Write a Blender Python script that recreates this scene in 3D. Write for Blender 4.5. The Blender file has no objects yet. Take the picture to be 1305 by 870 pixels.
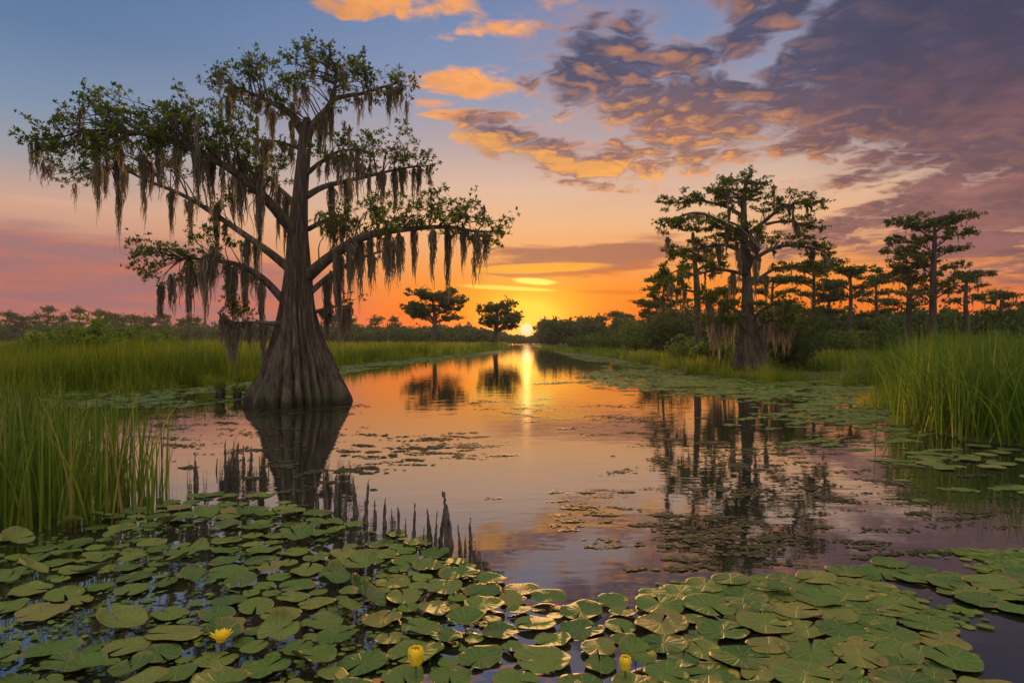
import bpy, math, random
import numpy as np
from mathutils import Vector

SC = bpy.context.scene
COL = SC.collection
H = 1.6                     # eye height above the water (m)
FPX, CX, CY = 870.0, 652.5, 435.0   # focal length and centre of the 1305x870 photograph (24 mm lens)

def P(px, py, d):
    """world point at distance d that the photograph shows at px, py"""
    return np.array([(px - CX) / FPX * d, d, H + (CY - py) / FPX * d])
def PW(px, py):
    """point of the water surface"""
    return P(px, py, H * FPX / (py - CY))
def lin(r, g, b):
    f = lambda c: c / 12.92 if c <= 0.04045 else ((c + 0.055) / 1.055) ** 2.4
    return (f(r / 255), f(g / 255), f(b / 255))
def R(a): return math.radians(a)

# ------------------------------------------------------------------ render settings
SC.render.engine = 'CYCLES'
SC.cycles.use_denoising = True
SC.cycles.max_bounces = 8
SC.cycles.transparent_max_bounces = 8
SC.cycles.volume_bounces = 0
SC.cycles.sample_clamp_indirect = 3.0
SC.cycles.sample_clamp_direct = 0.85
SC.view_settings.view_transform = 'Standard'
SC.view_settings.look = 'None'
SC.view_settings.exposure = 0.0
SC.view_settings.gamma = 1.0
SC.view_settings.use_curve_mapping = False

cam_d = bpy.data.cameras.new('camera')
cam_d.lens = 24.0; cam_d.sensor_width = 36.0
cam_d.clip_start = 0.05; cam_d.clip_end = 8000
cam = bpy.data.objects.new('camera', cam_d); COL.objects.link(cam)
cam.location = (0, 0, H); cam.rotation_euler = (R(90), 0, 0)
SC.camera = cam

# ------------------------------------------------------------------ node expressions
class V:
    nt = None
    def __init__(s, k): s.k = k
    def __add__(a, b): return mth('ADD', a, b)
    def __radd__(a, b): return mth('ADD', b, a)
    def __sub__(a, b): return mth('SUBTRACT', a, b)
    def __rsub__(a, b): return mth('SUBTRACT', b, a)
    def __mul__(a, b): return mth('MULTIPLY', a, b)
    def __rmul__(a, b): return mth('MULTIPLY', b, a)
    def __truediv__(a, b): return mth('DIVIDE', a, b)
    def __neg__(a): return mth('MULTIPLY', a, -1.0)
def nd(t, **kw):
    n = V.nt.nodes.new(t)
    for k, v in kw.items(): setattr(n, k, v)
    return n
def put(sock, v):
    if isinstance(v, V): V.nt.links.new(v.k, sock)
    elif isinstance(v, (tuple, list)) and len(v) == 3 and sock.type == 'RGBA': sock.default_value = (*v, 1)
    else: sock.default_value = v
def mth(op, a, b=None, c=None, clamp=False):
    n = nd('ShaderNodeMath', operation=op, use_clamp=clamp)
    put(n.inputs[0], a)
    if b is not None: put(n.inputs[1], b)
    if c is not None: put(n.inputs[2], c)
    return V(n.outputs[0])
def clamp01(a): return mth('ADD', a, 0.0, clamp=True)
def vmax(a, b): return mth('MAXIMUM', a, b)
def vmin(a, b): return mth('MINIMUM', a, b)
def smooth(x, a, b, lo=0.0, hi=1.0):
    n = nd('ShaderNodeMapRange', interpolation_type='SMOOTHSTEP')
    put(n.inputs[0], x); n.inputs[1].default_value = a; n.inputs[2].default_value = b
    n.inputs[3].default_value = lo; n.inputs[4].default_value = hi
    return V(n.outputs[0])
def xyz(x, y, z):
    n = nd('ShaderNodeCombineXYZ'); put(n.inputs[0], x); put(n.inputs[1], y); put(n.inputs[2], z)
    return V(n.outputs[0])
def sep(v):
    n = nd('ShaderNodeSeparateXYZ'); put(n.inputs[0], v)
    return V(n.outputs[0]), V(n.outputs[1]), V(n.outputs[2])
def noise(v, scale, detail=4, rough=0.5, dist=0.0, out=0, dim='3D'):
    n = nd('ShaderNodeTexNoise', noise_dimensions=dim); put(n.inputs['Vector'], v)
    n.inputs['Scale'].default_value = scale; n.inputs['Detail'].default_value = detail
    n.inputs['Roughness'].default_value = rough; n.inputs['Distortion'].default_value = dist
    return V(n.outputs[out])
def voro(v, scale, rnd=1.0, feature='F1', out='Distance', dim='3D'):
    n = nd('ShaderNodeTexVoronoi', feature=feature, voronoi_dimensions=dim); put(n.inputs['Vector'], v)
    n.inputs['Scale'].default_value = scale; n.inputs['Randomness'].default_value = rnd
    return V(n.outputs[out])
def mix(f, a, b, mode='MIX'):
    n = nd('ShaderNodeMix', data_type='RGBA', blend_type=mode, clamp_factor=True)
    put(n.inputs[0], f); put(n.inputs[6], a); put(n.inputs[7], b)
    return V(n.outputs[2])
def ramp(f, stops, interp='LINEAR'):
    n = nd('ShaderNodeValToRGB'); cr = n.color_ramp; cr.interpolation = interp
    while len(cr.elements) > 1: cr.elements.remove(cr.elements[-1])
    cr.elements[0].position = stops[0][0]; cr.elements[0].color = (*stops[0][1], 1)
    for p, c in stops[1:]:
        e = cr.elements.new(p); e.color = (*c, 1)
    put(n.inputs[0], f)
    return V(n.outputs[0])
def cscale(c, k):
    n = nd('ShaderNodeVectorMath', operation='SCALE'); put(n.inputs[0], c); put(n.inputs['Scale'], k)
    return V(n.outputs[0])
def cadd(a, b):
    n = nd('ShaderNodeVectorMath', operation='ADD'); put(n.inputs[0], a); put(n.inputs[1], b)
    return V(n.outputs[0])
def texco(which='Object'):
    return V(nd('ShaderNodeTexCoord').outputs[which])
def attr(name, out='Fac'):
    return V(nd('ShaderNodeAttribute', attribute_name=name).outputs[out])
# ------------------------------------------------------------------ sky and sun
SUN_AZ, SUN_EL = 1.22, 3.0          # degrees: to the right of straight ahead, above the horizon
world = bpy.data.worlds.new('World'); SC.world = world; world.use_nodes = True
V.nt = world.node_tree; V.nt.nodes.clear()
def azel(px, py):
    x, z = (px - CX) / FPX, (CY - py) / FPX
    a = math.atan(x)
    return math.degrees(a), math.degrees(math.atan(z * math.cos(a)))
D_ = texco('Generated'); dx, dy, dz = sep(D_)
AZ = mth('ARCTAN2', dx, dy) * (180 / math.pi)
EL = mth('ARCSINE', mth('MAXIMUM', mth('MINIMUM', dz, 1.0), -1.0)) * (180 / math.pi)
def blob(px, py, rx, ry, rot=0.0, inner=0.35, outer=1.25):
    a, e = azel(px, py)
    sx = azel(px + 1, py)[0] - a; sy = e - azel(px, py + 1)[1]
    c, s = math.cos(R(rot)), math.sin(R(rot))
    u = (AZ - a) / sx; v = (EL - e) / sy
    U = (u * c + v * s) / rx; W = (v * c - u * s) / ry
    return smooth(mth('SQRT', U * U + W * W), inner, outer, 1.0, 0.0)
ef = mth('DIVIDE', EL + 2.0, 62.0, clamp=True)
def er(st): return ramp(ef, [((e + 2) / 62, lin(*c)) for e, c in st], 'LINEAR')
near = er([(-2, (200, 80, 40)), (0, (228, 80, 28)), (0.8, (243, 98, 18)), (2.3, (244, 112, 16)), (4.3, (244, 134, 36)), (6.5, (240, 156, 84)),
           (9.5, (236, 180, 134)), (12.5, (222, 184, 160)), (16.5, (178, 165, 170)), (21, (134, 150, 182)), (26.6, (108, 133, 176)), (38, (100, 125, 170)), (60, (98, 118, 160))])
far = er([(-2, (165, 95, 100)), (0, (190, 96, 84)), (2, (194, 106, 94)), (4.5, (186, 122, 108)), (7, (200, 144, 122)), (9.5, (212, 166, 142)), (12.5, (164, 158, 162)),
          (16, (128, 148, 174)), (21, (98, 126, 164)), (27, (84, 114, 158)), (38, (92, 120, 168)), (60, (98, 118, 160))])
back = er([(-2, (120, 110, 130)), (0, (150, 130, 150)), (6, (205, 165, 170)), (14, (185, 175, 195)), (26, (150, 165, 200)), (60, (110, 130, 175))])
faz = smooth(AZ, -36, -2) * smooth(AZ, 24, 70, 1.0, 0.0)
sky = mix(faz, far, near)
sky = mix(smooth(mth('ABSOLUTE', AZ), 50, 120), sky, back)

# cloud texture: a flat layer overhead, seen in perspective
den = vmax(dz, 0.0) + 0.10
cp = xyz(dx / den, dy / den, 0.0)
warp = noise(cp, 1.6, 3, 0.5, out=1, dim='2D')
cpw = cadd(cp, cscale(cadd(warp, (-0.5, -0.5, -0.5)), 0.20))
swirl = cscale(noise(cpw, 7.0, 3, 0.6, out=1, dim='2D'), 0.16)
def dens_at(off):
    q = cadd(cpw, off)
    n = noise(q, 2.0, 6, 0.60, dim='2D')
    qs = cadd(q, swirl)
    puff = 0.62 - voro(qs, 6.0, dim='2D')
    puff2 = 0.62 - voro(qs, 15.0, dim='2D')
    return (n - 0.5) * 2.0 + (puff - 0.2) * 0.80 + (puff2 - 0.2) * 0.55
n0 = dens_at((0, 0, 0)); n1 = dens_at((0.0, 0.055, 0.0))
B0, B1 = 0.0, 1.5
def cl(px, py, rx, ry, rot=0): return blob(px, py, rx, ry, rot, B0, B1)
bank = cl(1230, 50, 560, 240, -8) * 1.55
bank = vmax(bank, cl(850, 115, 250, 125, -22) * 1.2)
bank = vmax(bank, cl(1290, 250, 330, 130, -8) * 1.3)
bank = vmax(bank, cl(1080, 285, 200, 50, 8) * 1.0)
bank = vmax(bank, cl(715, 195, 170, 44, -17) * 1.0)
bank = vmax(bank, cl(820, 40, 110, 80, 0) * 0.9)
bank = bank - cl(985, 68, 110, 20, 34) * 0.34 - cl(870, 45, 60, 30, 10) * 0.42 - cl(1010, 30, 60, 16, 30) * 0.25 - cl(890, 95, 80, 12, 8) * 0.25 - cl(1080, 255, 150, 14, 16) * 0.55 - cl(1000, 215, 90, 20, 5) * 0.4
puffs = vmax(cl(560, 5, 140, 34, -4), cl(435, 5, 80, 22, -4) * 0.9)
for b in ((665, 36, 70, 24, 8, .95), (590, 105, 95, 24, -6, .95), (565, 141, 75, 17, -6, .9), (600, 42, 65, 15, 8, .85), (720, 38, 40, 26, 30, .8)):
    puffs = vmax(puffs, cl(*b[:5]) * b[5])
puffs = vmax(puffs, smooth(mth('ABSOLUTE', AZ), 45, 80) * smooth(EL, 5, 14) * 0.55)       # broken cloud out of the frame too
puffs = vmax(puffs, smooth(EL, 30, 45) * 0.5)
puffs = puffs + (noise(cpw, 9.0, 4, 0.6, dim='2D') - 0.5) * 0.9 * puffs
cov = vmax(bank, puffs)
cov = cov - smooth(cov, 0.0, 0.5, 0.75, 0.0)
dens = smooth(cov + n0, 0.32, 0.98)
dens1 = smooth(cov + n1, 0.32, 0.98)
edge = clamp01((n0 - n1) * 1.1)
heavy = smooth(bank * 1.25 + n0 * 0.7, 0.45, 0.98)
heavy = vmax(heavy, smooth(bank, 1.05, 1.4))
warm = smooth(AZ, -60, -10) * smooth(AZ, 8, 34, 1.0, 0.15)
low = smooth(EL, 6, 22, 1.0, 0.0)
shade = mix(low, lin(74, 76, 104), lin(136, 92, 92))
shade = mix(smooth(AZ, 16, 34) * smooth(EL, 3, 14), shade, mix(low, lin(64, 62, 88), lin(120, 84, 88)))
glowc = mix(low, lin(246, 164, 92), lin(252, 166, 80))
lit = clamp01(cl(900, 190, 210, 70, -8) * (0.25 + 0.9 * edge) + edge * 0.8 * smooth(bank, 0.9, 1.5, 1.0, 0.25) + (1.0 - heavy) * 0.95 * smooth(bank, 1.05, 1.5, 1.0, 0.35)) * (0.10 + 0.90 * warm)
ccol = mix(lit, shade, glowc)
tex = 0.50 + 0.58 * noise(cpw, 7.0, 6, 0.65, dim='2D') + 0.42 * noise(cpw, 2.6, 3, 0.6, dim='2D')
ccol = mix(smooth(noise(cpw, 2.2, 4, 0.6, dim='2D'), 0.45, 0.70) * 0.45 * smooth(EL, 22, 10), ccol, lin(176, 112, 104))
ccol = cscale(ccol, tex)
veil = smooth(bank + (noise(cpw, 1.7, 5, 0.6, dim='2D') - 0.5) * 1.6, 0.1, 1.3) * 0.42
sky = mix(veil, sky, mix(warm, lin(120, 108, 128), lin(196, 146, 132)))
sky = mix(dens * 0.95, sky, ccol)
flm = cl(715, 205, 170, 20, -15)
fl = smooth(flm + n0 * 1.1, 0.55, 1.05) * smooth(flm, 0.05, 0.4)
sky = mix(fl * 0.72, sky, lin(255, 178, 88))

# long low bands near the horizon
bp = xyz(AZ * 0.05, EL * 0.36, 0.3)
bn = noise(cadd(bp, cscale(noise(bp, 2.0, 3, 0.5, out=1), 0.25)), 2.2, 7, 0.58)
def band(m, lo=0.5, hi=0.8, k=1.5): return smooth(m + (bn - 0.47) * k, lo, hi)
sb = band(vmax(cl(755, 330, 190, 30, 2) * 1.15, vmax(blob(655, 342, 75, 17, -6) * 0.8, blob(880, 325, 60, 16) * 0.7)))
sky = mix(sb * 0.92, sky, mix(smooth(EL + (bn - 0.5) * 4.0, 5.0, 6.6), lin(214, 106, 46), lin(160, 104, 90)))
lb = smooth(EL + AZ * 0.085 + (bn - 0.5) * 3.0, 3.9, 5.6, 1.0, 0.0) * smooth(AZ, -19, -10, 1.0, 0.0) * smooth(AZ, -70, -50)
sky = mix(lb * 0.75, sky, mix(smooth(bn, 0.4, 0.62), lin(146, 106, 116), lin(182, 108, 98)))
rb = band(blob(1235, 372, 170, 22, 0) * 0.7 + blob(1180, 318, 170, 22, 2) * 0.85, 0.55, 0.85) * 0.7
sky = mix(rb, sky, mix(smooth(EL, 2, 7), lin(226, 110, 56), lin(150, 100, 100)))
for b, k, c in (((690, 341, 120, 8, 1), .8, (255, 172, 52)), ((682, 359, 42, 6, -3), 1.0, (255, 226, 110)), ((650, 367, 80, 4, -3), .9, (255, 205, 90)),
                ((770, 372, 60, 4, -2), .6, (200, 100, 40)), ((740, 305, 110, 5, 3), .5, (240, 170, 110)), ((60, 256, 80, 8, 0), .35, (226, 170, 150)), ((1180, 335, 150, 6, -1), .5, (240, 146, 76))):
    sky = mix(band(cl(*b) * 1.1, 0.45, 0.85, 1.6) * k, sky, lin(*c))
# the glow round the sun, and the sun itself at the tops of the far trees
def gl(az, el, ra, re):
    u = (AZ - az) / ra; v = (EL - el) / re
    return mth('EXPONENT', -(u * u + v * v))
sky = cadd(sky, cscale((0.30, 0.40, 0.03), gl(1.2, 2.4, 4.6, 2.4)))
sky = cadd(sky, cscale((0.24, 0.03, 0.0), gl(1.22, 1.0, 14.0, 3.2)))
sky = cadd(sky, cscale((1.6, 0.75, 0.10), gl(1.22, 1.1, 2.3, 1.6)))
sky = cadd(sky, cscale((12.0, 10.0, 6.0), smooth(gl(1.22, 1.0, 0.50, 0.50), 0.30, 0.55)))
# unseen fill light added to the sky overhead and behind, to brighten the ground
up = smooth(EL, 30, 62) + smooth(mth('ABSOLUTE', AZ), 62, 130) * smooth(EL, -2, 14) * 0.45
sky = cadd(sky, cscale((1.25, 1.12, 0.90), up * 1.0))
ns = nd('ShaderNodeTexSky', sky_type='NISHITA', sun_disc=False)
ns.sun_elevation = R(SUN_EL); ns.sun_rotation = R(SUN_AZ)
ns.air_density = 1.2; ns.dust_density = 2.0
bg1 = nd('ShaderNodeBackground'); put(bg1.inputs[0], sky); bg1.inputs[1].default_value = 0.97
bg2 = nd('ShaderNodeBackground'); put(bg2.inputs[0], V(ns.outputs[0])); bg2.inputs[1].default_value = 0.004
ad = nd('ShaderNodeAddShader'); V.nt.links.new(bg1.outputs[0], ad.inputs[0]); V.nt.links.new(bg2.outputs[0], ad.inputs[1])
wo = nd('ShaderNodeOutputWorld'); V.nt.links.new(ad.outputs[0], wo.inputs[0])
world.cycles.sampling_method = 'MANUAL'; world.cycles.sample_map_resolution = 1024

sun_d = bpy.data.lights.new('sun', 'SUN'); sun_d.energy = 4.6; sun_d.specular_factor = 0.02; sun_d.angle = R(0.5); sun_d.color = (1.0, 0.50, 0.17)
sun = bpy.data.objects.new('sun', sun_d); COL.objects.link(sun)
sd = Vector((math.sin(R(SUN_AZ)) * math.cos(R(SUN_EL)), math.cos(R(SUN_AZ)) * math.cos(R(SUN_EL)), math.sin(R(SUN_EL))))
sun.rotation_euler = sd.to_track_quat('Z', 'Y').to_euler()
sun.location = sd * 200
# ------------------------------------------------------------------ materials
def new_mat(name):
    m = bpy.data.materials.new(name); m.use_nodes = True
    V.nt = m.node_tree; V.nt.nodes.clear()
    return m
def out(sh, disp=None):
    o = nd('ShaderNodeOutputMaterial'); V.nt.links.new(sh, o.inputs[0])
def bump(h, strength=0.5, dist=0.02):
    n = nd('ShaderNodeBump'); n.inputs['Strength'].default_value = strength; n.inputs['Distance'].default_value = dist
    put(n.inputs['Height'], h); return V(n.outputs[0])
def pbsdf(col, rough=0.7, normal=None, spec=0.3, **kw):
    n = nd('ShaderNodeBsdfPrincipled'); put(n.inputs['Base Color'], col); put(n.inputs['Roughness'], rough)
    n.inputs['Specular IOR Level'].default_value = spec
    if normal is not None: put(n.inputs['Normal'], normal)
    for k, v in kw.items(): put(n.inputs[k], v)
    return n.outputs[0]
def mixsh(f, a, b):
    n = nd('ShaderNodeMixShader'); put(n.inputs[0], f); V.nt.links.new(a, n.inputs[1]); V.nt.links.new(b, n.inputs[2]); return n.outputs[0]
def leafsh(col, trans=0.45, rough=0.5, spec=0.12, normal=None, tcol=None):
    a = pbsdf(col, rough, normal, spec)
    t = nd('ShaderNodeBsdfTranslucent'); put(t.inputs[0], tcol if tcol is not None else col)
    return mixsh(trans, a, t.outputs[0])

M = {}
m = M['water'] = new_mat('still dark water')
o = texco('Object'); ox, oy, oz = sep(o)
rip = noise(xyz(ox * 0.5, oy * 1.0, 0.0), 1.6, 3, 0.5, dim='2D') * 0.5 + noise(xyz(ox * 0.4, oy, 0.0), 7.0, 2, 0.5, dim='2D') * 0.13
nm = bump(rip, 0.06, 0.10)
lw = nd('ShaderNodeFresnel'); lw.inputs['IOR'].default_value = 2.25; put(lw.inputs['Normal'], nm)
gls = nd('ShaderNodeBsdfGlossy'); put(gls.inputs['Color'], (0.96, 0.95, 0.95)); gls.inputs['Roughness'].default_value = 0.025; put(gls.inputs['Normal'], nm)
dk = nd('ShaderNodeBsdfDiffuse'); put(dk.inputs[0], (0.012, 0.013, 0.009))
out(mixsh(mth('POWER', V(lw.outputs[0]), 0.70), dk.outputs[0], gls.outputs[0]))
# ------------------------------------------------------------------ mesh building
rng = np.random.default_rng(7)
class MB:
    """collects pieces and links them as ONE mesh object; 'tint' is a colour number per leaf or strand"""
    def __init__(s): s.v = []; s.f = []; s.t = []; s.n = 0
    def add(s, v, f, tint=0.5):
        v = np.asarray(v, float).reshape(-1, 3); f = np.asarray(f, int)
        s.v.append(v); s.f.append(f + s.n); s.n += len(v)
        s.t.append(np.broadcast_to(np.asarray(tint, float), (len(v),)))
    def many(s, tv, tf, mats, locs, tints=None):
        """K copies of one template: mats (K,3,3), locs (K,3)"""
        K = len(locs)
        if K == 0: return
        tv = np.asarray(tv, float); tf = np.asarray(tf, int)
        v = np.einsum('kij,nj->kni', mats, tv) + np.asarray(locs)[:, None, :]
        f = tf[None] + (np.arange(K) * len(tv))[:, None, None]
        t = np.repeat(tints if tints is not None else np.full(K, .5), len(tv))
        s.add(v.reshape(-1, 3), f.reshape(-1, tf.shape[1]), t)
    def mesh(s, name, mat, smooth=True):
        me = bpy.data.meshes.new(name)
        v = np.concatenate(s.v); me.vertices.add(len(v)); me.vertices.foreach_set('co', v.astype(np.float32).ravel())
        loops = np.concatenate([f.ravel() for f in s.f]); tot = np.concatenate([np.full(len(f), f.shape[1]) for f in s.f])
        me.loops.add(len(loops)); me.loops.foreach_set('vertex_index', loops.astype(np.int32))
        me.polygons.add(len(tot)); me.polygons.foreach_set('loop_start', np.concatenate([[0], np.cumsum(tot)[:-1]]).astype(np.int32))
        me.polygons.foreach_set('use_smooth', np.full(len(tot), smooth))
        at = me.attributes.new('tint', 'FLOAT', 'POINT'); at.data.foreach_set('value', np.concatenate(s.t).astype(np.float32))
        me.update(calc_edges=True); me.validate()
        if mat is not None: me.materials.append(mat)
        return me
    def build(s, name, mat, parent=None, smooth=True):
        return link(name, s.mesh(name, mat, smooth), parent)
def link(name, data, parent=None):
    o = bpy.data.objects.new(name, data); COL.objects.link(o)
    if parent is not None: o.parent = parent
    return o
def tag(o, label=None, cat=None, group=None, kind=None):
    for k, v in (('label', label), ('category', cat), ('group', group), ('kind', kind)):
        if v: o[k] = v
    return o
def thing(name, label, cat, group=None):
    return tag(link(name, None), label, cat, group)

NTH = ['first', 'second', 'third', 'fourth', 'fifth', 'sixth', 'seventh', 'eighth', 'ninth', 'tenth', 'eleventh', 'twelfth', 'thirteenth', 'fourteenth', 'fifteenth', 'sixteenth', 'seventeenth', 'eighteenth', 'nineteenth', 'twentieth', 'twenty-first', 'twenty-second']
def nth_of(v, vals): return NTH[sorted(vals).index(v)]

def rot_z(a):
    c, s = np.cos(a), np.sin(a); z = np.zeros_like(a); o = np.ones_like(a)
    return np.stack([np.stack([c, -s, z], -1), np.stack([s, c, z], -1), np.stack([z, z, o], -1)], -2)
def rot_x(a):
    c, s = np.cos(a), np.sin(a); z = np.zeros_like(a); o = np.ones_like(a)
    return np.stack([np.stack([o, z, z], -1), np.stack([z, c, -s], -1), np.stack([z, s, c], -1)], -2)
def rand_rot(k, tilt=1.2):
    return rot_z(rng.uniform(0, 6.283, k)) @ rot_x(rng.normal(0, tilt, k)) @ rot_z(rng.uniform(0, 6.283, k))

def spline(pts, n):
    """n points along a smooth curve through pts (k columns, extra columns such as a radius follow)"""
    p = np.asarray(pts, float)
    if len(p) == 2:
        t = np.linspace(0, 1, n)[:, None]; return p[0] * (1 - t) + p[1] * t
    q = np.vstack([2 * p[0] - p[1], p, 2 * p[-1] - p[-2]])
    t = np.linspace(0, len(p) - 1 - 1e-6, n); i = t.astype(int); u = (t - i)[:, None]
    a, b, c, d = q[i], q[i + 1], q[i + 2], q[i + 3]
    return 0.5 * (2 * b + (c - a) * u + (2 * a - 5 * b + 4 * c - d) * u ** 2 + (3 * b - a - 3 * c + d) * u ** 3)
def tube(mb, pts, rad, nseg=6, tint=0.5, cap=True):
    pts = np.asarray(pts, float); n = len(pts); rad = np.broadcast_to(np.asarray(rad, float), (n,))
    tg = np.gradient(pts, axis=0); tg /= np.linalg.norm(tg, axis=1)[:, None] + 1e-9
    up = np.where(np.abs(tg[:, 2:3]) > .9, np.array([[0, 1., 0]]), np.array([[0, 0, 1.]]))
    if np.abs(tg[:, 2]).mean() > .6: up = np.repeat([[0, 1., 0]], n, 0)
    else: up = np.repeat([[0, 0, 1.]], n, 0)
    a = np.cross(tg, up); a /= np.linalg.norm(a, axis=1)[:, None] + 1e-9; b = np.cross(a, tg)
    th = np.arange(nseg) / nseg * 2 * np.pi
    v = pts[:, None] + rad[:, None, None] * (np.cos(th)[None, :, None] * a[:, None] + np.sin(th)[None, :, None] * b[:, None])
    i = np.arange(n - 1)[:, None] * nseg; j = np.arange(nseg)[None]; k = (j + 1) % nseg
    f = np.stack([i + j, i + k, i + nseg + k, i + nseg + j], -1).reshape(-1, 4)
    mb.add(v.reshape(-1, 3), f, tint)
def wob(n, amp, f=3.0):
    """smooth random offsets along a path"""
    t = np.linspace(0, 1, n); o = np.zeros((n, 3))
    for c in range(3):
        for q in (1, 2, 3): o[:, c] += amp / q * np.sin(t * f * q + rng.uniform(0, 6.28)) * .5
    return o * np.minimum(1, t * 4)[:, None]

# a leaf: a small pointed blade, slightly folded; a rosette: several of them on a twig end
LEAF_V = np.array([[0, 0, 0], [.17, .38, .05], [0, .42, 0], [-.17, .38, .05], [.13, .75, .02], [-.13, .75, .02], [0, 1, -.06]])
LEAF_F4 = [[0, 1, 2, 2]]
LEAF_T = [[0, 1, 2], [0, 2, 3], [1, 4, 2], [4, 6, 2], [2, 6, 5], [2, 5, 3]]
def rosette(nl, spread=0.9, seed=0):
    r = np.random.default_rng(seed); vs, fs = [], []
    for i in range(nl):
        a = i / nl * 6.283 + r.normal(0, .3); t = r.uniform(.15, 1.0) * spread + (.2 if i % 2 else 0)
        m = rot_z(np.array(a)) @ rot_x(np.array(np.pi / 2 - t * 1.3)) @ rot_z(np.array(0.0))
        s = r.uniform(.7, 1.1)
        v = (LEAF_V * s) @ m.T
        fs.append(np.array(LEAF_T) + len(vs) * len(LEAF_V)); vs.append(v)
    return np.concatenate(vs), np.concatenate(fs)
ROS = [rosette(7, 1.0, 1), rosette(9, 1.15, 2), rosette(6, .8, 3), rosette(8, 1.3, 4)]
# a coarse clump for far trees: a handful of bent leaf-shaped faces
def clump(nl, seed):
    r = np.random.default_rng(seed); vs, fs = [], []
    for i in range(nl):
        d = r.normal(0, 1, 3); d[2] *= .6; d /= np.linalg.norm(d)
        a = np.cross(d, r.normal(0, 1, 3)); a /= np.linalg.norm(a)
        c = r.normal(0, .35, 3) * (1, 1, .6)
        L, W = r.uniform(.45, .8), r.uniform(.16, .3)
        vs.append(np.array([c, c + d * L * .5 + a * W, c + d * L, c + d * L * .5 - a * W])); fs.append(np.array([[0, 1, 2, 3]]) + 4 * i)
    return np.concatenate(vs), np.concatenate(fs)
CLU = [clump(7, s) for s in range(5)]
def scatter(mb, temps, locs, size, tilt=.7, tint=None):
    locs = np.asarray(locs); k = len(locs)
    if not k: return
    which = rng.integers(0, len(temps), k); ti = rng.uniform(0, 1, k) if tint is None else np.clip(tint + rng.normal(0, .18, k), 0, 1)
    sz = np.asarray(size) * rng.uniform(.7, 1.25, k)
    for w in range(len(temps)):
        q = which == w
        mb.many(temps[w][0], temps[w][1], rand_rot(q.sum(), tilt) * sz[q][:, None, None], locs[q], ti[q])

def blades(mb, base, hgt, wid, lean=.25, nseg=4, droop=.5, tint=None):
    """tapered bent grass blades, all at once"""
    base = np.asarray(base); k = len(base)
    az = rng.uniform(0, 6.283, k); dirx = np.stack([np.cos(az), np.sin(az)], -1)
    fa = az + np.pi / 2 + rng.normal(0, .5, k); sx = np.stack([np.cos(fa), np.sin(fa)], -1)
    ln = np.abs(rng.normal(0, lean, k)); dr = rng.uniform(.2, 1, k) * droop
    vs = []
    for i in range(nseg + 1):
        t = i / nseg
        off = (ln * t + dr * ln * 2.2 * t ** 3) * hgt
        z = hgt * (t - .35 * dr * ln * 2 * t ** 3)
        w = wid * (1 - t ** 1.6) * .5 + wid * .04
        c = np.concatenate([base[:, :2] + dirx * off[:, None], (base[:, 2] + z)[:, None]], 1)
        e = np.concatenate([sx * w[:, None], np.zeros((k, 1))], 1)
        vs += [c - e, c + e]
    v = np.stack(vs, 1); nv = 2 * (nseg + 1)
    f = np.array([[2 * i, 2 * i + 1, 2 * i + 3, 2 * i + 2] for i in range(nseg)])
    f = f[None] + (np.arange(k) * nv)[:, None, None]
    ti = rng.uniform(0, 1, k) if tint is None else tint
    mb.add(v.reshape(-1, 3), f.reshape(-1, 4), np.repeat(ti, nv))

def in_poly(x, y, poly):
    c = np.zeros(x.shape, bool); n = len(poly)
    for i in range(n):
        x0, y0 = poly[i]; x1, y1 = poly[(i + 1) % n]
        q = ((y0 > y) != (y1 > y)) & (x < (x1 - x0) * (y - y0) / ((y1 - y0) or 1e-9) + x0)
        c ^= q
    return c
def fill(poly, n):
    """n random points (x, y) inside a ground polygon"""
    p = np.asarray(poly); lo, hi = p.min(0), p.max(0); outp = []
    got = 0
    while got < n:
        q = rng.uniform(lo, hi, (max(n, 1000), 2)); q = q[in_poly(q[:, 0], q[:, 1], poly)]
        outp.append(q); got += len(q)
    return np.concatenate(outp)[:n]
def vnoise(x, y, s, seed=0):
    """smooth value noise for uneven planting"""
    r = np.random.default_rng(seed); g = r.uniform(0, 1, (64, 64))
    x = x * s; y = y * s; xi = np.floor(x).astype(int); yi = np.floor(y).astype(int)
    u = x - xi; v = y - yi; u = u * u * (3 - 2 * u); v = v * v * (3 - 2 * v)
    G = lambda a, b: g[a % 64, b % 64]
    return (G(xi, yi) * (1 - u) + G(xi + 1, yi) * u) * (1 - v) + (G(xi, yi + 1) * (1 - u) + G(xi + 1, yi + 1) * u) * v
def mat_leaf(name, stops, trans=.45, rough=.55, spec=.10):
    m = M[name] = new_mat(name)
    c = ramp(attr('tint'), [(p, q) for p, q in stops])
    out(leafsh(c, trans, rough, spec))
mat_leaf('cypress foliage', [(0, (.032, .054, .008)), (.5, (.075, .105, .012)), (.85, (.115, .145, .016)), (1, (.16, .165, .02))], .42)
mat_leaf('far foliage', [(0, (.030, .050, .011)), (.6, (.060, .085, .016)), (1, (.10, .115, .022))], .38)
mat_leaf('shrub leaves', [(0, (.040, .068, .012)), (.5, (.085, .125, .018)), (1, (.19, .235, .03))], .45)
mat_leaf('marsh grass', [(0, (.060, .095, .006)), (.5, (.140, .175, .008)), (.85, (.23, .24, .014)), (1, (.30, .23, .05))], .55)
mat_leaf('reed blades', [(0, (.055, .10, .010)), (.5, (.105, .165, .014)), (.88, (.18, .215, .024)), (1, (.28, .22, .07))], .52)
mat_leaf('moss', [(0, (.10, .085, .06)), (.6, (.19, .16, .11)), (1, (.28, .23, .155))], .50, .9, .05)
mat_leaf('floating leaves', [(0, (.045, .080, .012)), (.5, (.085, .125, .018)), (1, (.15, .165, .035))], .15, .55, .12)
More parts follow.
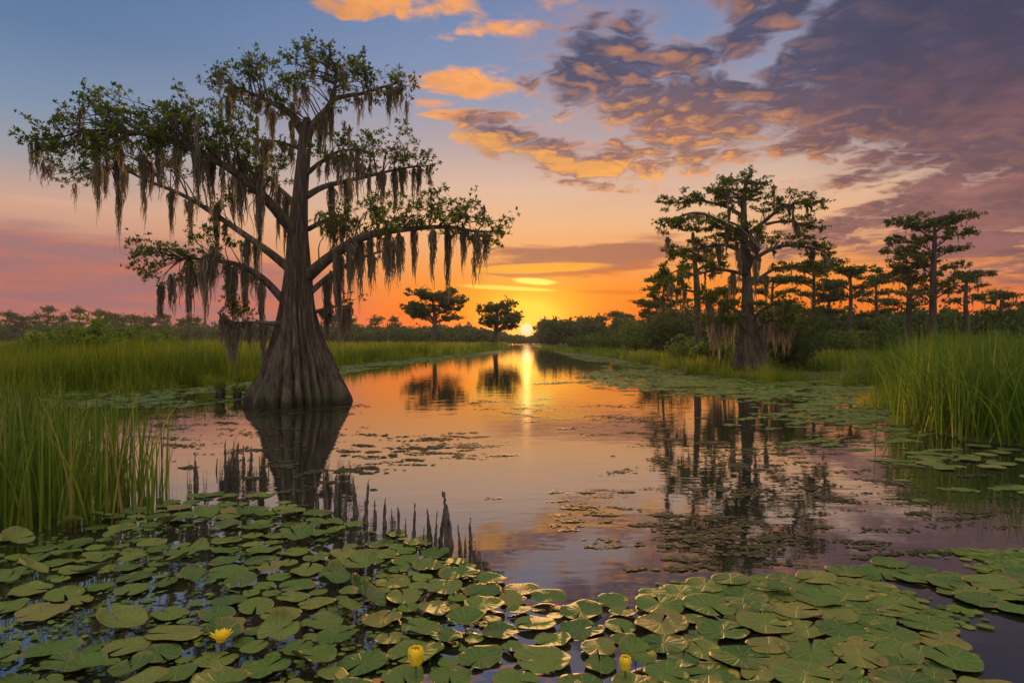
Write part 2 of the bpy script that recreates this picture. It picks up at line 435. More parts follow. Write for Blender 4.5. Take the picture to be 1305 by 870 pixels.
mat_leaf('drifting scraps', [(0, (.016, .018, .006)), (.6, (.045, .040, .014)), (1, (.10, .08, .028))], .1, .6, .12)
m = M['bark'] = new_mat('bark')
o = texco('Object'); x, y, z = sep(o)
g = noise(xyz(x, y, z * 0.13), 16.0, 6, .65); g2 = noise(xyz(x, y, z * .3), 3.0, 4, .55)
c = ramp(g * .7 + g2 * .35, [(.34, (.018, .013, .010)), (.5, (.062, .046, .034)), (.70, (.16, .122, .092))])
st = smooth(noise(o, 1.6, 4, .6), .55, .68)
c = mix(st * .5, c, (.085, .090, .045))
wet = smooth(z + (g2 - .5) * .5, .12, .34, 1.0, 0.0)
c = mix(wet * .75, c, (.018, .018, .010))
c = mix(smooth(z + (g2 - .5) * .9, .30, .62, 1.0, 0.0) * (1.0 - wet) * .55, c, (.06, .068, .024))
out(pbsdf(c, .9, bump(g, 1.0, .07), .15))
m = M['dark bark'] = new_mat('dark bark')
o = texco('Object'); x, y, z = sep(o)
g = noise(xyz(x, y, z * 0.15), 9.0, 5, .6)
out(pbsdf(ramp(g, [(.3, (.022, .017, .013)), (.7, (.085, .068, .052))]), .9, bump(g, .6, .05), .15))
m = M['knee wood'] = new_mat('knee wood')
o = texco('Object'); x, y, z = sep(o)
g = noise(xyz(x, y, z * .2), 40.0, 4, .6)
out(pbsdf(ramp(g, [(.3, (.028, .022, .018)), (.7, (.10, .078, .06))]), .75, bump(g, .6, .01), .3))
m = M['mud'] = new_mat('mud')
o = texco('Object'); g = noise(o, .8, 6, .6)
out(pbsdf(ramp(g, [(.3, (.020, .022, .010)), (.55, (.045, .055, .016)), (.75, (.075, .095, .02))]), .9, bump(g, .6, .2), .1))
m = M['meadow'] = new_mat('meadow')
o = texco('Object'); g = noise(o, .15, 8, .65)
out(pbsdf(ramp(g, [(.3, (.04, .06, .012)), (.5, (.075, .105, .018)), (.7, (.12, .14, .028))]), 1.0, bump(g, .8, .6), 0.0))

# lily pads: radial veins and a colour of its own for every pad
m = M['lily pad'] = new_mat('lily pad')
o = texco('Object'); x, y, z = sep(o)
oi = nd('ShaderNodeObjectInfo'); rv = V(oi.outputs['Random'])
th = mth('ARCTAN2', y, x); rr = mth('SQRT', x * x + y * y)
nz = noise(o, 14.0, 4, .6); nz2 = noise(xyz(x + rv * 40.0, y, z), 5.0, 4, .55)
def vein(k, ph, w): 
    s_ = mth('ABSOLUTE', mth('SINE', th * k + (nz - .5) * .9 * rr * 6.0 + ph))
    return smooth(s_ * (rr * 4.0 + .25), 0.0, w, 1.0, 0.0)
vn = vmax(vein(6.0, .4, .16), vein(12.0, .1, .13) * .6)
base = ramp(rv, [(0, (.030, .075, .010)), (.3, (.058, .115, .012)), (.65, (.105, .145, .018)), (.9, (.150, .150, .026)), (1, (.17, .135, .03))])
base = mix(smooth(nz2, .42, .68) * .55, base, (.115, .110, .035))
base = mix(smooth(nz, .60, .72) * .30, base, (.035, .05, .015))
base = mix(vn * .62, base, (.23, .245, .06))
rim = smooth(rr * 6.5 + (nz2 - .5) * .7, .93, 1.05)
base = mix(rim * .6, base, (.19, .13, .035))
spots = smooth(noise(xyz(x + rv * 30.0, y, z), 55.0, 3, .6), .56, .66) * smooth(noise(xyz(x + rv * 13.0, y, z), 9.0, 2, .5), .45, .60)
base = mix(spots * .75, base, (.075, .045, .018))
yel = smooth(noise(xyz(x * 1.0 + rv * 90.0, y, z), 7.0, 2, .5) + rr * 1.2 - 0.10, .70, .80) * smooth(mth('FRACT', rv * 17.0), .55, .6)
base = mix(yel * .8, base, (.42, .26, .03))
hgt = vn * -.35 + noise(o, 60.0, 3, .6) * .3
sh = leafsh(base, .22, mth('ADD', .36, nz * .25), .22, bump(hgt, .5, .006))
out(sh)
for nm_, c1, c2 in (('yellow petals', (.80, .55, .01), (.85, .68, .05)), ('flower centre', (.70, .42, .01), (.80, .60, .03))):
    m = M[nm_] = new_mat(nm_); o = texco('Object')
    out(leafsh(mix(noise(o, 30, 3), c1, c2), .35, .5, .3))
m = M['stalk'] = new_mat('stalk'); o = texco('Object')
out(pbsdf(mix(noise(o, 20, 3), (.06, .09, .02), (.11, .10, .03)), .5))
m = M['tree moss'] = new_mat('tree moss'); o = texco('Object')
out(pbsdf(mix(noise(o, 9, 5), (.05, .08, .015), (.11, .13, .03)), .95))
# ------------------------------------------------------------------ trees
def trunk_mesh(mb, path, base, flutes=13, amp=.22, nth=144, rows=120, seed=1, below=.15):
    """path rows: x, y, z, radius from the foot up; the foot is fluted, the top plain"""
    r = np.random.default_rng(seed)
    p = spline(path, rows); R0 = p[0, 3]; Rt = p[-1, 3]
    th = np.linspace(0, 2 * np.pi, nth, endpoint=False)
    fl = np.clip((p[:, 3] - Rt * 1.1) / (R0 - Rt * 1.1), 0, 1)
    phs = r.uniform(0, 6.28, 6)
    warp = th + .30 * np.sin(th * 2 + phs[0]) + .18 * np.sin(th * 3 + phs[1]) + .1 * np.sin(th * 5 + phs[4])
    v = []
    for i in range(rows):
        tw = .35 * math.sin(i / rows * 5 + phs[2])
        A = amp * (.16 + .95 * fl[i] ** .50)
        rib = np.abs(np.sin((warp + tw * .4) * flutes / 2 + .35 * np.sin(th * 4 + i * .03))) ** .42
        rib2 = np.abs(np.sin(warp * flutes * 1.47 + 1.3 + tw * 2))
        big = .07 * fl[i] ** 2 * (np.sin(th * 5 + phs[2]) + .8 * np.sin(th * 8 + phs[0]) - 1.0) + .08 * fl[i] * np.sin(th * 3 + phs[3]) + .05 * np.sin(th * 2 + phs[5] + i / rows * 3)
        fine = .018 * np.sin(th * 31 + i * .12) + .012 * np.sin(th * 47 - i * .2)
        rad = p[i, 3] * (1 + A * (rib - .98) + A * .35 * (rib2 ** .6 - .9) + big - .04 * fl[i] + fine)
        v.append(np.stack([p[i, 0] + rad * np.cos(th), p[i, 1] + rad * np.sin(th), np.full(nth, p[i, 2]) + rad * .02 * np.sin(th * 3)], -1))
    v = np.concatenate(v) - base
    i = np.arange(rows - 1)[:, None] * nth; j = np.arange(nth)[None]; k = (j + 1) % nth
    mb.add(v, np.stack([i + j, i + k, i + nth + k, i + nth + j], -1).reshape(-1, 4))

def sprays(path, blobs, d, base, wood, leaf, leafsize, dens=1.0, temps=None, sub_sig=.22, twig=.010, ros_n=(9, 16), tilt=.7, zs=.7):
    """branchlets from a limb out to leafy sprays inside each blob (px, py, rx, ry[, depth])"""
    temps = temps or ROS; s = d / FPX
    for b in blobs:
        cx, cy, rx, ry = b[:4]; dz = b[4] if len(b) > 4 else 0.0
        c = P(cx, cy, d + dz)
        n = max(2, int(rx * ry * s * s * 26 * dens))
        q = rng.normal(0, 1, (n, 3)); q /= np.linalg.norm(q, axis=1)[:, None]; q *= rng.uniform(.15, 1, (n, 1)) ** .45
        q = c + q * np.array([rx * s, max(.35, rx * s * .75), ry * s])
        for t in q:
            i = np.argmin(((path[:, :3] - t) ** 2).sum(1) + np.arange(len(path))[::-1] * 0.0)
            i = max(0, i - rng.integers(0, 4)); a = path[i, :3]
            L = np.linalg.norm(t - a)
            if L > .08:
                mid = (a + t) / 2 + np.array([0, 0, .12 * L]) + rng.normal(0, .07 * L, 3)
                bp = spline([a, mid, t], 6)
                tube(wood, bp - base, np.linspace(twig * (1 + L), twig * .6, 6), 4)
            out_ = t - c; out_[2] += .25; out_ /= np.linalg.norm(out_) + 1e-6
            for _ in range(2):
                dr = out_ * .8 + rng.normal(0, .55, 3); dr[2] = (abs(dr[2]) * .6 + .05) * zs / .7; dr /= np.linalg.norm(dr)
                LL = sub_sig * rng.uniform(1.0, 2.0); m = rng.integers(*ros_n) // 2
                u = rng.uniform(0, 1, m) ** .7
                pts = t + dr * (u * LL)[:, None] + np.clip(rng.normal(0, 1, (m, 3)), -1.4, 1.4) * sub_sig * .38 * (1, 1, zs)
                scatter(leaf, temps, pts - base, leafsize, tilt, tint=rng.uniform(.25, .7))
                tube(wood, np.stack([t, t + dr * LL]) - base, [twig * .7, twig * .3], 3)

def moss_clump(mb, top, L, w, n, sw=.018, seg=7):
    off = rng.normal(0, 1, (n, 2)) * .42; ro = np.linalg.norm(off, axis=1)
    ln = L * np.clip(1.0 - ro * rng.uniform(.3, 1.1, n), .12, 1) * rng.uniform(.7, 1.0, n)
    ln[:2] = L; off[:2] *= .2
    az = rng.uniform(0, 6.28, n); sx = np.stack([np.cos(az), np.sin(az), 0 * az], -1)
    ph = rng.uniform(0, 6.28, (n, 2)); zj = rng.normal(0, 1, n); vs = []
    for i in range(seg + 1):
        t = i / seg
        k = (.50 + .50 * min(1, t / .18)) * (1 - .62 * t ** .8)
        c = np.stack([off[:, 0] * w * k + np.sin(t * 7 + ph[:, 0]) * .05 * t, off[:, 1] * w * k + np.sin(t * 6 + ph[:, 1]) * .05 * t, -ln * t - (1 - t) * ro * w * .7 + .03 * (1 - t) * zj], -1) + top
        wd = sw * rng.uniform(.7, 1.5, n) * (1 - t) ** .6 + .003
        vs += [c - sx * wd[:, None], c + sx * wd[:, None]]
    v = np.stack(vs, 1); nv = 2 * (seg + 1)
    f = np.array([[2 * i, 2 * i + 1, 2 * i + 3, 2 * i + 2] for i in range(seg)])[None] + (np.arange(n) * nv)[:, None, None]
    mb.add(v.reshape(-1, 3), f.reshape(-1, 4), np.repeat(np.clip(rng.normal(.5, .25, n), 0, 1), nv))

def cypress(label, group, d, trunk, limbs, top_blobs, moss=(), moss_rand=(0, .5, 1.), leafsize=.13, dens=1.0, flutes=13, amp=.22, far=False, name='cypress_tree',
            bark='bark', leafmat='cypress foliage', sub_sig=.22, zfoot=0.0, strands=34, sw=.018, twig=.010, tilt=.7, cat='tree', zs=.7):
    """trunk: rows px, py, r(px); limbs: list of (rows px, py, depth m, r px; blobs)"""
    s = d / FPX
    base = P(trunk[0][0], CY, d); base[2] = zfoot
    root = thing(name, label, cat, group); root.location = base
    tp = [list(P(x, y, d)) + [r * s] for x, y, r in trunk]
    tp[0][2] = zfoot - .2
    mb = MB(); trunk_mesh(mb, tp, base, flutes, amp, nth=24 if far else 144, rows=24 if far else 130, seed=int(trunk[0][0]))
    mb.build('trunk', M[bark], root)
    anchors = []
    def dense(rows, n): 
        q = spline([list(P(x, y, d + z)) + [r * s] for x, y, z, r in rows], n)
        q[:, :3] += wob(n, .10 * len(rows) * s * 10 * .35, 5) * (0.4 if far else 1.0)
        return q
    temps = CLU if far else ROS
    for rows, blobs in limbs:
        n = 10 if far else 26
        q = dense(rows, n); w = MB(); tube(w, q[:, :3] - base, np.maximum(q[:, 3] * np.linspace(.68, .45, n), .010), 5 if far else 9)
        lf = MB()
        sprays(q, blobs, d, base, w, lf, leafsize, dens, temps, sub_sig, twig, (5, 9) if far else (9, 16), tilt, zs)
        lo = w.build('limb', M[bark], root)
        if lf.v: lf.build('foliage', M[leafmat], lo)
        anchors.append(q[n // 5:, :3])
        for b in blobs:
            k = max(2, int(b[2] / 8)); c = P(b[0], b[1] + b[3] * .5, d + (b[4] if len(b) > 4 else 0))
            anchors.append(c + rng.normal(0, 1, (k, 3)) * np.array([b[2] * s * .5, b[2] * s * .35, b[3] * s * .3]))
    if top_blobs:
        q = np.array(tp); q = q[len(q) * 2 // 3:] if len(q) > 5 else q[-2:]
        w = MB(); lf = MB(); q = spline(q, 12)
        sprays(q, top_blobs, d, base, w, lf, leafsize, dens, temps, sub_sig, twig, (5, 9) if far else (9, 16), tilt, zs)
        cr = lf.build('crown', M[leafmat], root)
        w.build('twigs', M[bark], cr)
    k, l0, l1 = moss_rand; A = np.concatenate(anchors) if anchors else np.zeros((0, 3))
    fringe = MB()
    for m_ in moss:
        apx = CX + A[:, 0] / A[:, 1] * FPX; apy = CY - (A[:, 2] - H) / A[:, 1] * FPX
        j_ = np.argmin((apx - m_[0]) ** 2 * 2.0 + (apy - m_[1]) ** 2)      # hangs from the nearest limb or spray
        b = MB(); moss_clump(b, A[j_] + rng.normal(0, .03, 3) - base, m_[2] * s, m_[3] * s * .62, int(strands * 1.3), sw)
        b.build('moss_clump', M['moss'], root)
    left = 96 - len(moss)
    for i in range(k):
        a = A[rng.integers(len(A))] + rng.normal(0, .05, 3)
        if far or i >= left:
            moss_clump(fringe, a - base, rng.uniform(l0, l1) * .8, .11 if not far else .22, max(6, strands // 3), sw)
        else:
            b = MB(); L = l0 + (l1 - l0) * rng.uniform(0, 1) ** 1.8
            wv = rng.uniform(.55, 1.7); moss_clump(b, a - base, L, (.09 + .10 * L) * wv, int(strands * (.35 + .65 * wv)), sw); b.build('moss_clump', M['moss'], root)
    if fringe.v: tag(fringe.build('moss_fringe', M['moss'], root), kind='stuff')
    return root

# --- the big cypress standing in the water
D1 = 17.4
T1 = [(382, 517, 71), (382, 508, 66), (382, 496, 60), (382, 480, 51), (382, 460, 44), (381, 440, 35), (380, 415, 27), (379, 385, 21), (380, 350, 17), (380, 320, 14.5), (380, 295, 12.8), (382, 265, 10.5), (384, 235, 9.4), (387, 200, 8.5), (390, 168, 8), (391, 158, 7), (391, 150, 4)]
L1 = [
 ([(388, 172, 0, 9), (372, 148, .1, 8), (348, 132, .3, 6), (318, 118, .4, 4), (285, 104, .5, 2)], [(300, 104, 36, 20, .5), (345, 96, 40, 24, .2), (285, 126, 16, 10, .6), (335, 138, 44, 13, .3), (318, 84, 14, 9, .2)]),
 ([(392, 172, 0, 9), (408, 148, -.1, 8), (424, 126, -.2, 6), (428, 105, -.2, 4), (430, 84, -.2, 2)], [(395, 84, 44, 20, -.2), (440, 100, 42, 22, -.4), (412, 72, 24, 8, -.3), (375, 120, 34, 16, -.4), (438, 150, 8, 10, -.3)]),
 ([(425, 126, -.2, 5), (455, 120, -.6, 4), (485, 112, -.8, 3), (512, 104, -.9, 1.5)], [(482, 102, 32, 14, -.8), (508, 104, 13, 13, -.9), (498, 122, 14, 9, -.8)]),
 ([(378, 300, 0, 12), (350, 266, -.6, 10), (315, 234, -1.2, 8.5), (280, 207, -1.7, 7), (235, 184, -2.0, 5.5), (170, 168, -2.1, 3.5), (110, 168, -2.0, 2.5), (75, 178, -1.9, 1.8), (45, 180, -1.9, 1)],
   [(66, 184, 30, 12, -1.9), (88, 178, 36, 20, -1.9), (118, 158, 36, 24, -2.0), (180, 152, 62, 20, -2.1), (240, 156, 56, 20, -1.9), (108, 205, 38, 22, -2.0), (290, 184, 40, 20, -1.6), (232, 133, 30, 9, -1.9), (104, 133, 14, 8, -2.0), (330, 214, 34, 14, -1.0), (170, 186, 60, 18, -2.0), (250, 190, 50, 16, -1.8), (205, 170, 50, 16, -2.1), (270, 165, 36, 12, -1.8)]),
 ([(372, 345, 0, 9), (335, 315, .5, 7.5), (285, 280, 1.0, 6), (235, 250, 1.4, 5), (190, 231, 1.6, 4), (150, 216, 1.7, 2.5), (95, 222, 1.7, 1.5)],
   [(96, 226, 32, 14, 1.7), (160, 205, 52, 20, 1.6), (215, 222, 40, 16, 1.4), (270, 255, 34, 12, 1.0)]),
 ([(366, 388, 0, 8), (335, 355, -.4, 7), (300, 336, -.8, 5.5), (262, 330, -1.0, 4), (215, 330, -1.1, 2)],
   [(212, 335, 34, 26, -1.1), (200, 318, 20, 14, -1.1), (268, 310, 38, 14, -1.0), (250, 350, 24, 9, -.9), (195, 352, 18, 14, -1.1)]),
 ([(358, 412, -.3, 5), (325, 411, -.7, 4), (290, 410, -.9, 3), (278, 398, -1.0, 1.5)], [(282, 398, 22, 15, -1.0), (300, 408, 20, 5, -.9)]),
 ([(383, 190, 0, 4), (355, 181, .2, 3), (325, 176, .3, 1.5)], [(365, 192, 14, 8, .2)]),
 ([(378, 262, 0, 6), (355, 240, .8, 4.5), (325, 214, 1.4, 3), (300, 205, 1.6, 1.5)], [(322, 212, 36, 14, 1.5), (345, 232, 20, 10, 1.0), (300, 195, 22, 10, 1.6)]),
 ([(390, 250, 0, 7), (420, 236, .5, 5.5), (470, 226, 1.0, 4), (512, 214, 1.2, 3), (548, 210, 1.3, 1.5)], [(482, 196, 38, 22, 1.0), (520, 206, 32, 18, 1.2), (538, 222, 18, 14, 1.3), (455, 214, 26, 10, .9), (500, 180, 26, 8, 1.1)]),
 ([(390, 222, 0, 5), (412, 205, -.5, 4), (435, 192, -.8, 3), (465, 190, -1.0, 1.5)], [(430, 192, 32, 15, -.8), (462, 205, 24, 12, -1.0)]),
 ([(393, 292, 0, 5), (420, 278, -.4, 4), (442, 272, -.6, 2)], [(440, 278, 16, 8, -.6)]),
 ([(392, 352, 0, 12), (425, 324, -.7, 10), (465, 302, -1.2, 8), (515, 291, -1.5, 6), (565, 288, -1.7, 4.5), (605, 296, -1.8, 3), (634, 296, -1.8, 1.5)],
   [(462, 280, 46, 20, -1.2), (512, 274, 42, 18, -1.5), (560, 276, 44, 20, -1.7), (602, 286, 30, 18, -1.8), (592, 258, 24, 9, -1.7), (620, 304, 17, 14, -1.8), (540, 292, 60, 10, -1.6), (440, 298, 24, 12, -1.0), (610, 322, 14, 8, -1.8)]),
 ([(396, 372, 0, 6), (430, 345, .8, 5), (470, 325, 1.4, 3.5), (505, 315, 1.7, 2)], [(455, 330, 24, 8, 1.2), (500, 308, 30, 10, 1.7)]),
 ([(400, 398, 0, 4), (425, 391, .4, 3), (450, 388, .6, 1.5)], [(440, 388, 16, 6, .5)]),
]
MOSS1 = [(122, 200, 92, 16), (155, 205, 104, 15), (133, 222, 48, 12), (184, 205, 92, 13), (216, 238, 78, 14), (222, 190, 74, 16), (236, 255, 66, 14), (256, 318, 112, 24, -1.0), (247, 322, 118, 18, -1.0), (304, 238, 74, 17), (310, 296, 100, 20), (299, 412, 70, 26, -.9), (291, 413, 55, 16, -.9), (272, 196, 86, 17), (290, 226, 92, 18),
 (326, 274, 104, 19), (331, 318, 84, 15), (346, 328, 92, 15), (350, 246, 84, 15), (421, 130, 74, 15), (428, 250, 95, 15), (441, 246, 86, 14), (486, 226, 62, 15), (500, 222, 72, 18), (514, 222, 56, 10), (535, 215, 46, 9), (474, 298, 70, 13), (460, 300, 92, 15), (490, 300, 74, 13), (529, 292, 70, 12), (551, 292, 70, 12), (573, 290, 96, 13), (591, 294, 58, 9),
 (620, 306, 48, 9), (421, 324, 128, 19), (405, 330, 100, 13), (437, 320, 96, 14), (396, 168, 68, 13), (346, 140, 52, 12), (300, 122, 46, 10), (470, 114, 36, 6), (497, 112, 52, 8), (372, 150, 50, 10), (206, 178, 70, 14), (250, 172, 90, 16), (196, 345, 60, 9), (208, 345, 48, 8), (330, 210, 80, 14), (362, 280, 90, 13), (318, 335, 76, 14), (286, 345, 74, 12), (338, 395, 60, 10), (412, 355, 85, 12), (448, 310, 86, 12), (509, 290, 66, 11), (282, 250, 100, 16), (300, 330, 90, 14)]
tree1 = cypress('huge moss-draped cypress with flared fluted trunk standing in the open water', None, D1, T1, L1, [], MOSS1, (360, .12, 1.4), leafsize=.096, dens=1.75, strands=54, sw=.0105, flutes=17, amp=.56, sub_sig=.25)
# --- the tall cypress on the far side of the water
D2 = 34.8
T2 = [(960, 480, 33), (960, 470, 28), (959, 458, 23), (957, 445, 18), (955, 428, 12.5), (953, 400, 8.2), (952, 360, 5.8), (949, 320, 5), (948, 290, 4.2), (948, 260, 3.2), (950, 236, 2.2), (951, 226, 1.2)]
L2 = [
 ([(948, 300, 0, 5), (920, 284, -.8, 4), (885, 272, -1.4, 3), (842, 288, -1.6, 1.5)], [(856, 290, 22, 8, -1.6), (890, 288, 34, 10, -1.4), (848, 284, 10, 6, -1.6)]),
 ([(948, 276, 0, 4.5), (920, 262, .6, 3.5), (885, 256, 1.0, 2.5), (855, 258, 1.2, 1.2)], [(868, 256, 24, 9, 1.2), (905, 258, 32, 10, .7), (858, 266, 10, 5, 1.2)]),
 ([(949, 322, 0, 4.5), (920, 312, 1.0, 3.5), (885, 318, 1.6, 2.5), (852, 328, 1.8, 1.2)], [(868, 322, 24, 7, 1.7), (905, 310, 28, 9, 1.2)]),
 ([(951, 350, 0, 4), (920, 344, -1.0, 3), (880, 352, -1.6, 2), (845, 362, -1.8, 1)], [(900, 345, 26, 7, -1.3), (860, 358, 22, 7, -1.7)]),
 ([(949, 302, 0, 5), (975, 282, -.6, 4), (1000, 264, -1.2, 3), (1030, 256, -1.4, 1.5)], [(1006, 258, 38, 9, -1.2), (1034, 262, 14, 9, -1.4), (980, 270, 20, 8, -.8)]),
 ([(975, 286, -.6, 3), (1005, 282, -1.0, 2.4), (1045, 290, -1.2, 1.2)], [(1034, 288, 18, 8, -1.2), (1010, 280, 20, 5, -1.0)]),
 ([(951, 338, 0, 5), (980, 318, .8, 4), (1015, 314, 1.3, 3), (1056, 322, 1.6, 1.5)], [(1000, 308, 40, 10, 1.0), (1036, 318, 28, 9, 1.4), (1052, 322, 12, 6, 1.6)]),
 ([(952, 366, 0, 4), (985, 345, 1.2, 3), (1020, 340, 1.8, 2), (1048, 342, 2.0, 1)], [(1010, 342, 34, 8, 1.6), (1040, 350, 18, 6, 1.8)]),
 ([(948, 262, 0, 3), (935, 246, -.4, 2.2), (915, 240, -.8, 1.2)], [(925, 238, 24, 9, -.6), (905, 247, 14, 6, -.8)]),
 ([(950, 254, 0, 3), (965, 240, .4, 2), (982, 236, .6, 1.2)], [(966, 230, 24, 7, .4), (960, 250, 22, 8, .4)]),
 ([(951, 352, 0, 3), (962, 330, -1.6, 2.4), (968, 316, -2.2, 1.4)], [(955, 300, 30, 14, -1.2), (930, 290, 26, 12, -1.0)]),
]
MOSS2 = [(912, 395, 55, 26, -.8), (905, 380, 60, 20, -.6), (930, 390, 50, 22, -1.2), (938, 330, 55, 14), (926, 300, 40, 10), (966, 330, 60, 18), (975, 350, 50, 14), (940, 360, 70, 16), (985, 385, 50, 26, -1.0), (1000, 395, 40, 24, -.8), (900, 300, 26, 7), (885, 290, 22, 6), (918, 320, 46, 12), (1010, 290, 20, 6), (960, 285, 40, 12), (930, 265, 30, 8)]
L2 += [([(950, 404, -.2, 4), (925, 388, -.8, 3), (900, 384, -1.0, 2)], [(905, 386, 20, 10, -.9), (928, 392, 18, 8, -1.0)]),
       ([(956, 408, -.2, 4), (985, 388, -.8, 3), (1008, 392, -1.0, 2)], [(990, 386, 24, 10, -.9), (1010, 398, 18, 8, -1.0)])]
L2 += [([(956, 424, -.2, 4), (930, 404, -1.0, 3), (908, 410, -1.4, 2)], [(912, 408, 20, 9, -1.3), (932, 405, 16, 7, -1.0)]),
       ([(957, 426, -.2, 4), (982, 408, -1.0, 3), (1005, 414, -1.4, 2)], [(988, 408, 20, 9, -1.2), (1006, 416, 14, 7, -1.4)])]
MOSS2 += [(x_, y_, h_, w_, -1.2) for x_, y_, h_, w_ in ((905, 410, 50, 22), (914, 408, 56, 20), (924, 404, 52, 18), (934, 404, 46, 18), (978, 408, 50, 18), (988, 406, 54, 22), (998, 412, 48, 20), (1008, 416, 40, 18), (920, 388, 40, 18), (1000, 392, 44, 20), (970, 392, 50, 16))]
tree2 = cypress('tall flat-topped cypress with moss skirt and dark fluted foot behind the lily mats', None, D2, T2, L2, [(948, 228, 30, 6), (940, 250, 26, 9)], MOSS2, (60, .35, 1.5), leafsize=.14, dens=1.55, zs=.40, flutes=13, amp=.30, sub_sig=.28, strands=22, sw=.03, twig=.016, zfoot=.05)
T3 = [(889, 458, 6), (889, 440, 5), (889, 400, 4.5), (888, 365, 4), (886, 340, 3), (884, 322, 2)]
L3 = [([(888, 352, 0, 2.6), (868, 345, -.6, 2), (848, 352, -.9, 1)], [(858, 346, 26, 7, -.8), (846, 358, 14, 6, -.9)]),
      ([(888, 372, 0, 2.6), (862, 370, .8, 2), (838, 382, 1.1, 1)], [(860, 370, 26, 7, .8), (836, 384, 18, 6, 1.1)]),
      ([(888, 345, 0, 2.6), (905, 335, .6, 2), (922, 335, .9, 1)], [(908, 332, 20, 7, .7)]),
      ([(888, 385, 0, 2.4), (908, 372, -.6, 1.8), (930, 376, -.8, 1)], [(915, 374, 24, 6, -.7)])]
tree3 = cypress('slim cypress with bare pole trunk just left of the mossy tall cypress', None, 43., T3, L3, [(880, 322, 34, 9), (872, 332, 20, 7)], [(905, 372, 40, 12), (872, 372, 34, 8)], (26, .4, 1.4), leafsize=.24, dens=.7, flutes=7, amp=.12, sub_sig=.3, strands=18, sw=.035, twig=.018, zfoot=.05)

def auto(px, by, ty, w, d, levels=5, seed=0, lean=0, flat=.10, start=.45, r0=None, round_=False):
    r = np.random.default_rng(seed); h = by - ty; r0 = r0 or h * .030 + 1.2
    tx = lambda f: px + lean * f + 1.5 * math.sin(f * 5 + seed)
    trunk = [(tx(0), by, r0 * 2.0), (tx(.06), by - .06 * h, r0 * 1.4), (tx(.25), by - .25 * h, r0), (tx(.6), by - .6 * h, r0 * .75), (tx(.85), by - .85 * h, r0 * .5), (tx(.97), by - .97 * h, r0 * .25)]
    limbs = []; s = d / FPX
    for i in range(levels):
        f = start + (0.90 - start) * i / max(1, levels - 1)
        for sd_ in (-1, 1):
            prof = math.sqrt(max(.12, 1 - ((f - .62) / .42) ** 2)) if round_ else (.55 + .45 * math.sin(3.1 * (f - .2)))
            L = w * .5 * prof * r.uniform(.62, 1.05); z = r.normal(0, L * s * .55); up = r.uniform(.05, .30) * L
            y0 = by - f * h + r.uniform(-.02, .05) * h; x0 = tx(f)
            rows = [(x0, y0 + L * .12, 0, r0 * .36), (x0 + sd_ * L * .45, y0 - up * .75, z * .5, r0 * .26), (x0 + sd_ * L, y0 - up, z, r0 * .12)]
            fl = max(2.2, L * flat * (2.2 if round_ else 1.0))
            limbs.append((rows, [(x0 + sd_ * L * .72, y0 - up - fl * .5, L * .38, fl, z * .8), (x0 + sd_ * L * .32, y0 - up * .6 - fl * .3, L * .26, fl * .8, z * .3)]))
    top = [(tx(1), ty + h * .025, w * (.26 if not round_ else .3), max(2.5, h * .03)), (tx(1), ty + h * .08, w * .2, max(2.5, h * .035))]
    return trunk, limbs, top
def far_tree(label, group, px, by, ty, w, d, moss=8, **kw):
    gk = {k: kw.pop(k) for k in list(kw) if k in ('levels', 'seed', 'lean', 'flat', 'start', 'r0', 'round_')}
    t, l, tb = auto(px, by, ty, w, d, **gk)
    s = d / FPX
    a = dict(leafsize=max(.28, 3.4 * s), dens=min(1.3, .0155 / (s * s)), flutes=7, amp=.15, far=True, bark='dark bark', leafmat='far foliage', sub_sig=max(.3, 3.5 * s), strands=18, sw=max(.03, .5 * s), twig=.25 * s, zfoot=.05, zs=.42)
    a.update(kw)
    return cypress(label, group, d, t, l, tb, (), (moss, 4 * s, 20 * s), **a)
far_tree('flat-topped cypress standing highest above the sedge bed at the right', None, 1190, 449, 276, 132, 62, 26, levels=6, seed=3, start=.40, r0=5.0, dens=1.2)
far_tree('short-crowned cypress leaning out beside the highest flat-topped cypress, on its left', None, 1155, 452, 336, 84, 64, 14, levels=4, seed=5, start=.5, r0=4.5, lean=4)
far_tree('cypress with one wide flat crown just right of the highest flat-topped cypress', None, 1232, 442, 346, 68, 80, 10, levels=3, seed=8, start=.6, r0=3.5)
far_tree('umbrella-shaped cypress rising over bushes between the tall mossy cypress and the sedge', None, 1083, 440, 340, 68, 85, 10, levels=3, seed=11, start=.6, r0=3)
far_tree('low spreading cypress at the right edge of the view under the flat crowns', None, 1277, 440, 374, 60, 90, 6, levels=3, seed=14, start=.55, r0=3)
far_tree('bushy cypress half hidden behind the moss skirt of the tall cypress', None, 1036, 442, 336, 84, 90, 10, levels=4, seed=17, start=.4, r0=3)
far_tree('thin cypress behind the slim pole-trunked cypress', None, 846, 443, 352, 62, 95, 8, levels=4, seed=21, start=.4, r0=2.5)
far_tree('shaggy cypress filling the gap right of the umbrella-shaped cypress', None, 1118, 441, 352, 50, 95, 8, levels=4, seed=26, start=.45, r0=2.6)
far_tree('dark cypress crowding close behind the trunk of the tall mossy cypress', None, 985, 444, 352, 74, 78, 12, levels=4, seed=71, start=.35, r0=3)
far_tree('lower cypress between the slim pole trunk and the tall mossy cypress', None, 922, 446, 368, 60, 70, 10, levels=4, seed=73, start=.35, r0=2.6)
far_tree('ragged cypress just left of the umbrella-shaped cypress', None, 1058, 441, 362, 56, 92, 10, levels=4, seed=77, start=.35, r0=2.6)
far_tree('small cypress under the thin cypress, nearest the open channel', None, 826, 446, 384, 44, 100, 4, levels=3, seed=79, start=.4, r0=2.2)
far_tree('wide cypress silhouetted on the bank left of the setting sun', None, 553, 437, 376, 72, 150, 0, levels=4, seed=31, start=.45, r0=3, flat=.17, dens=.40)
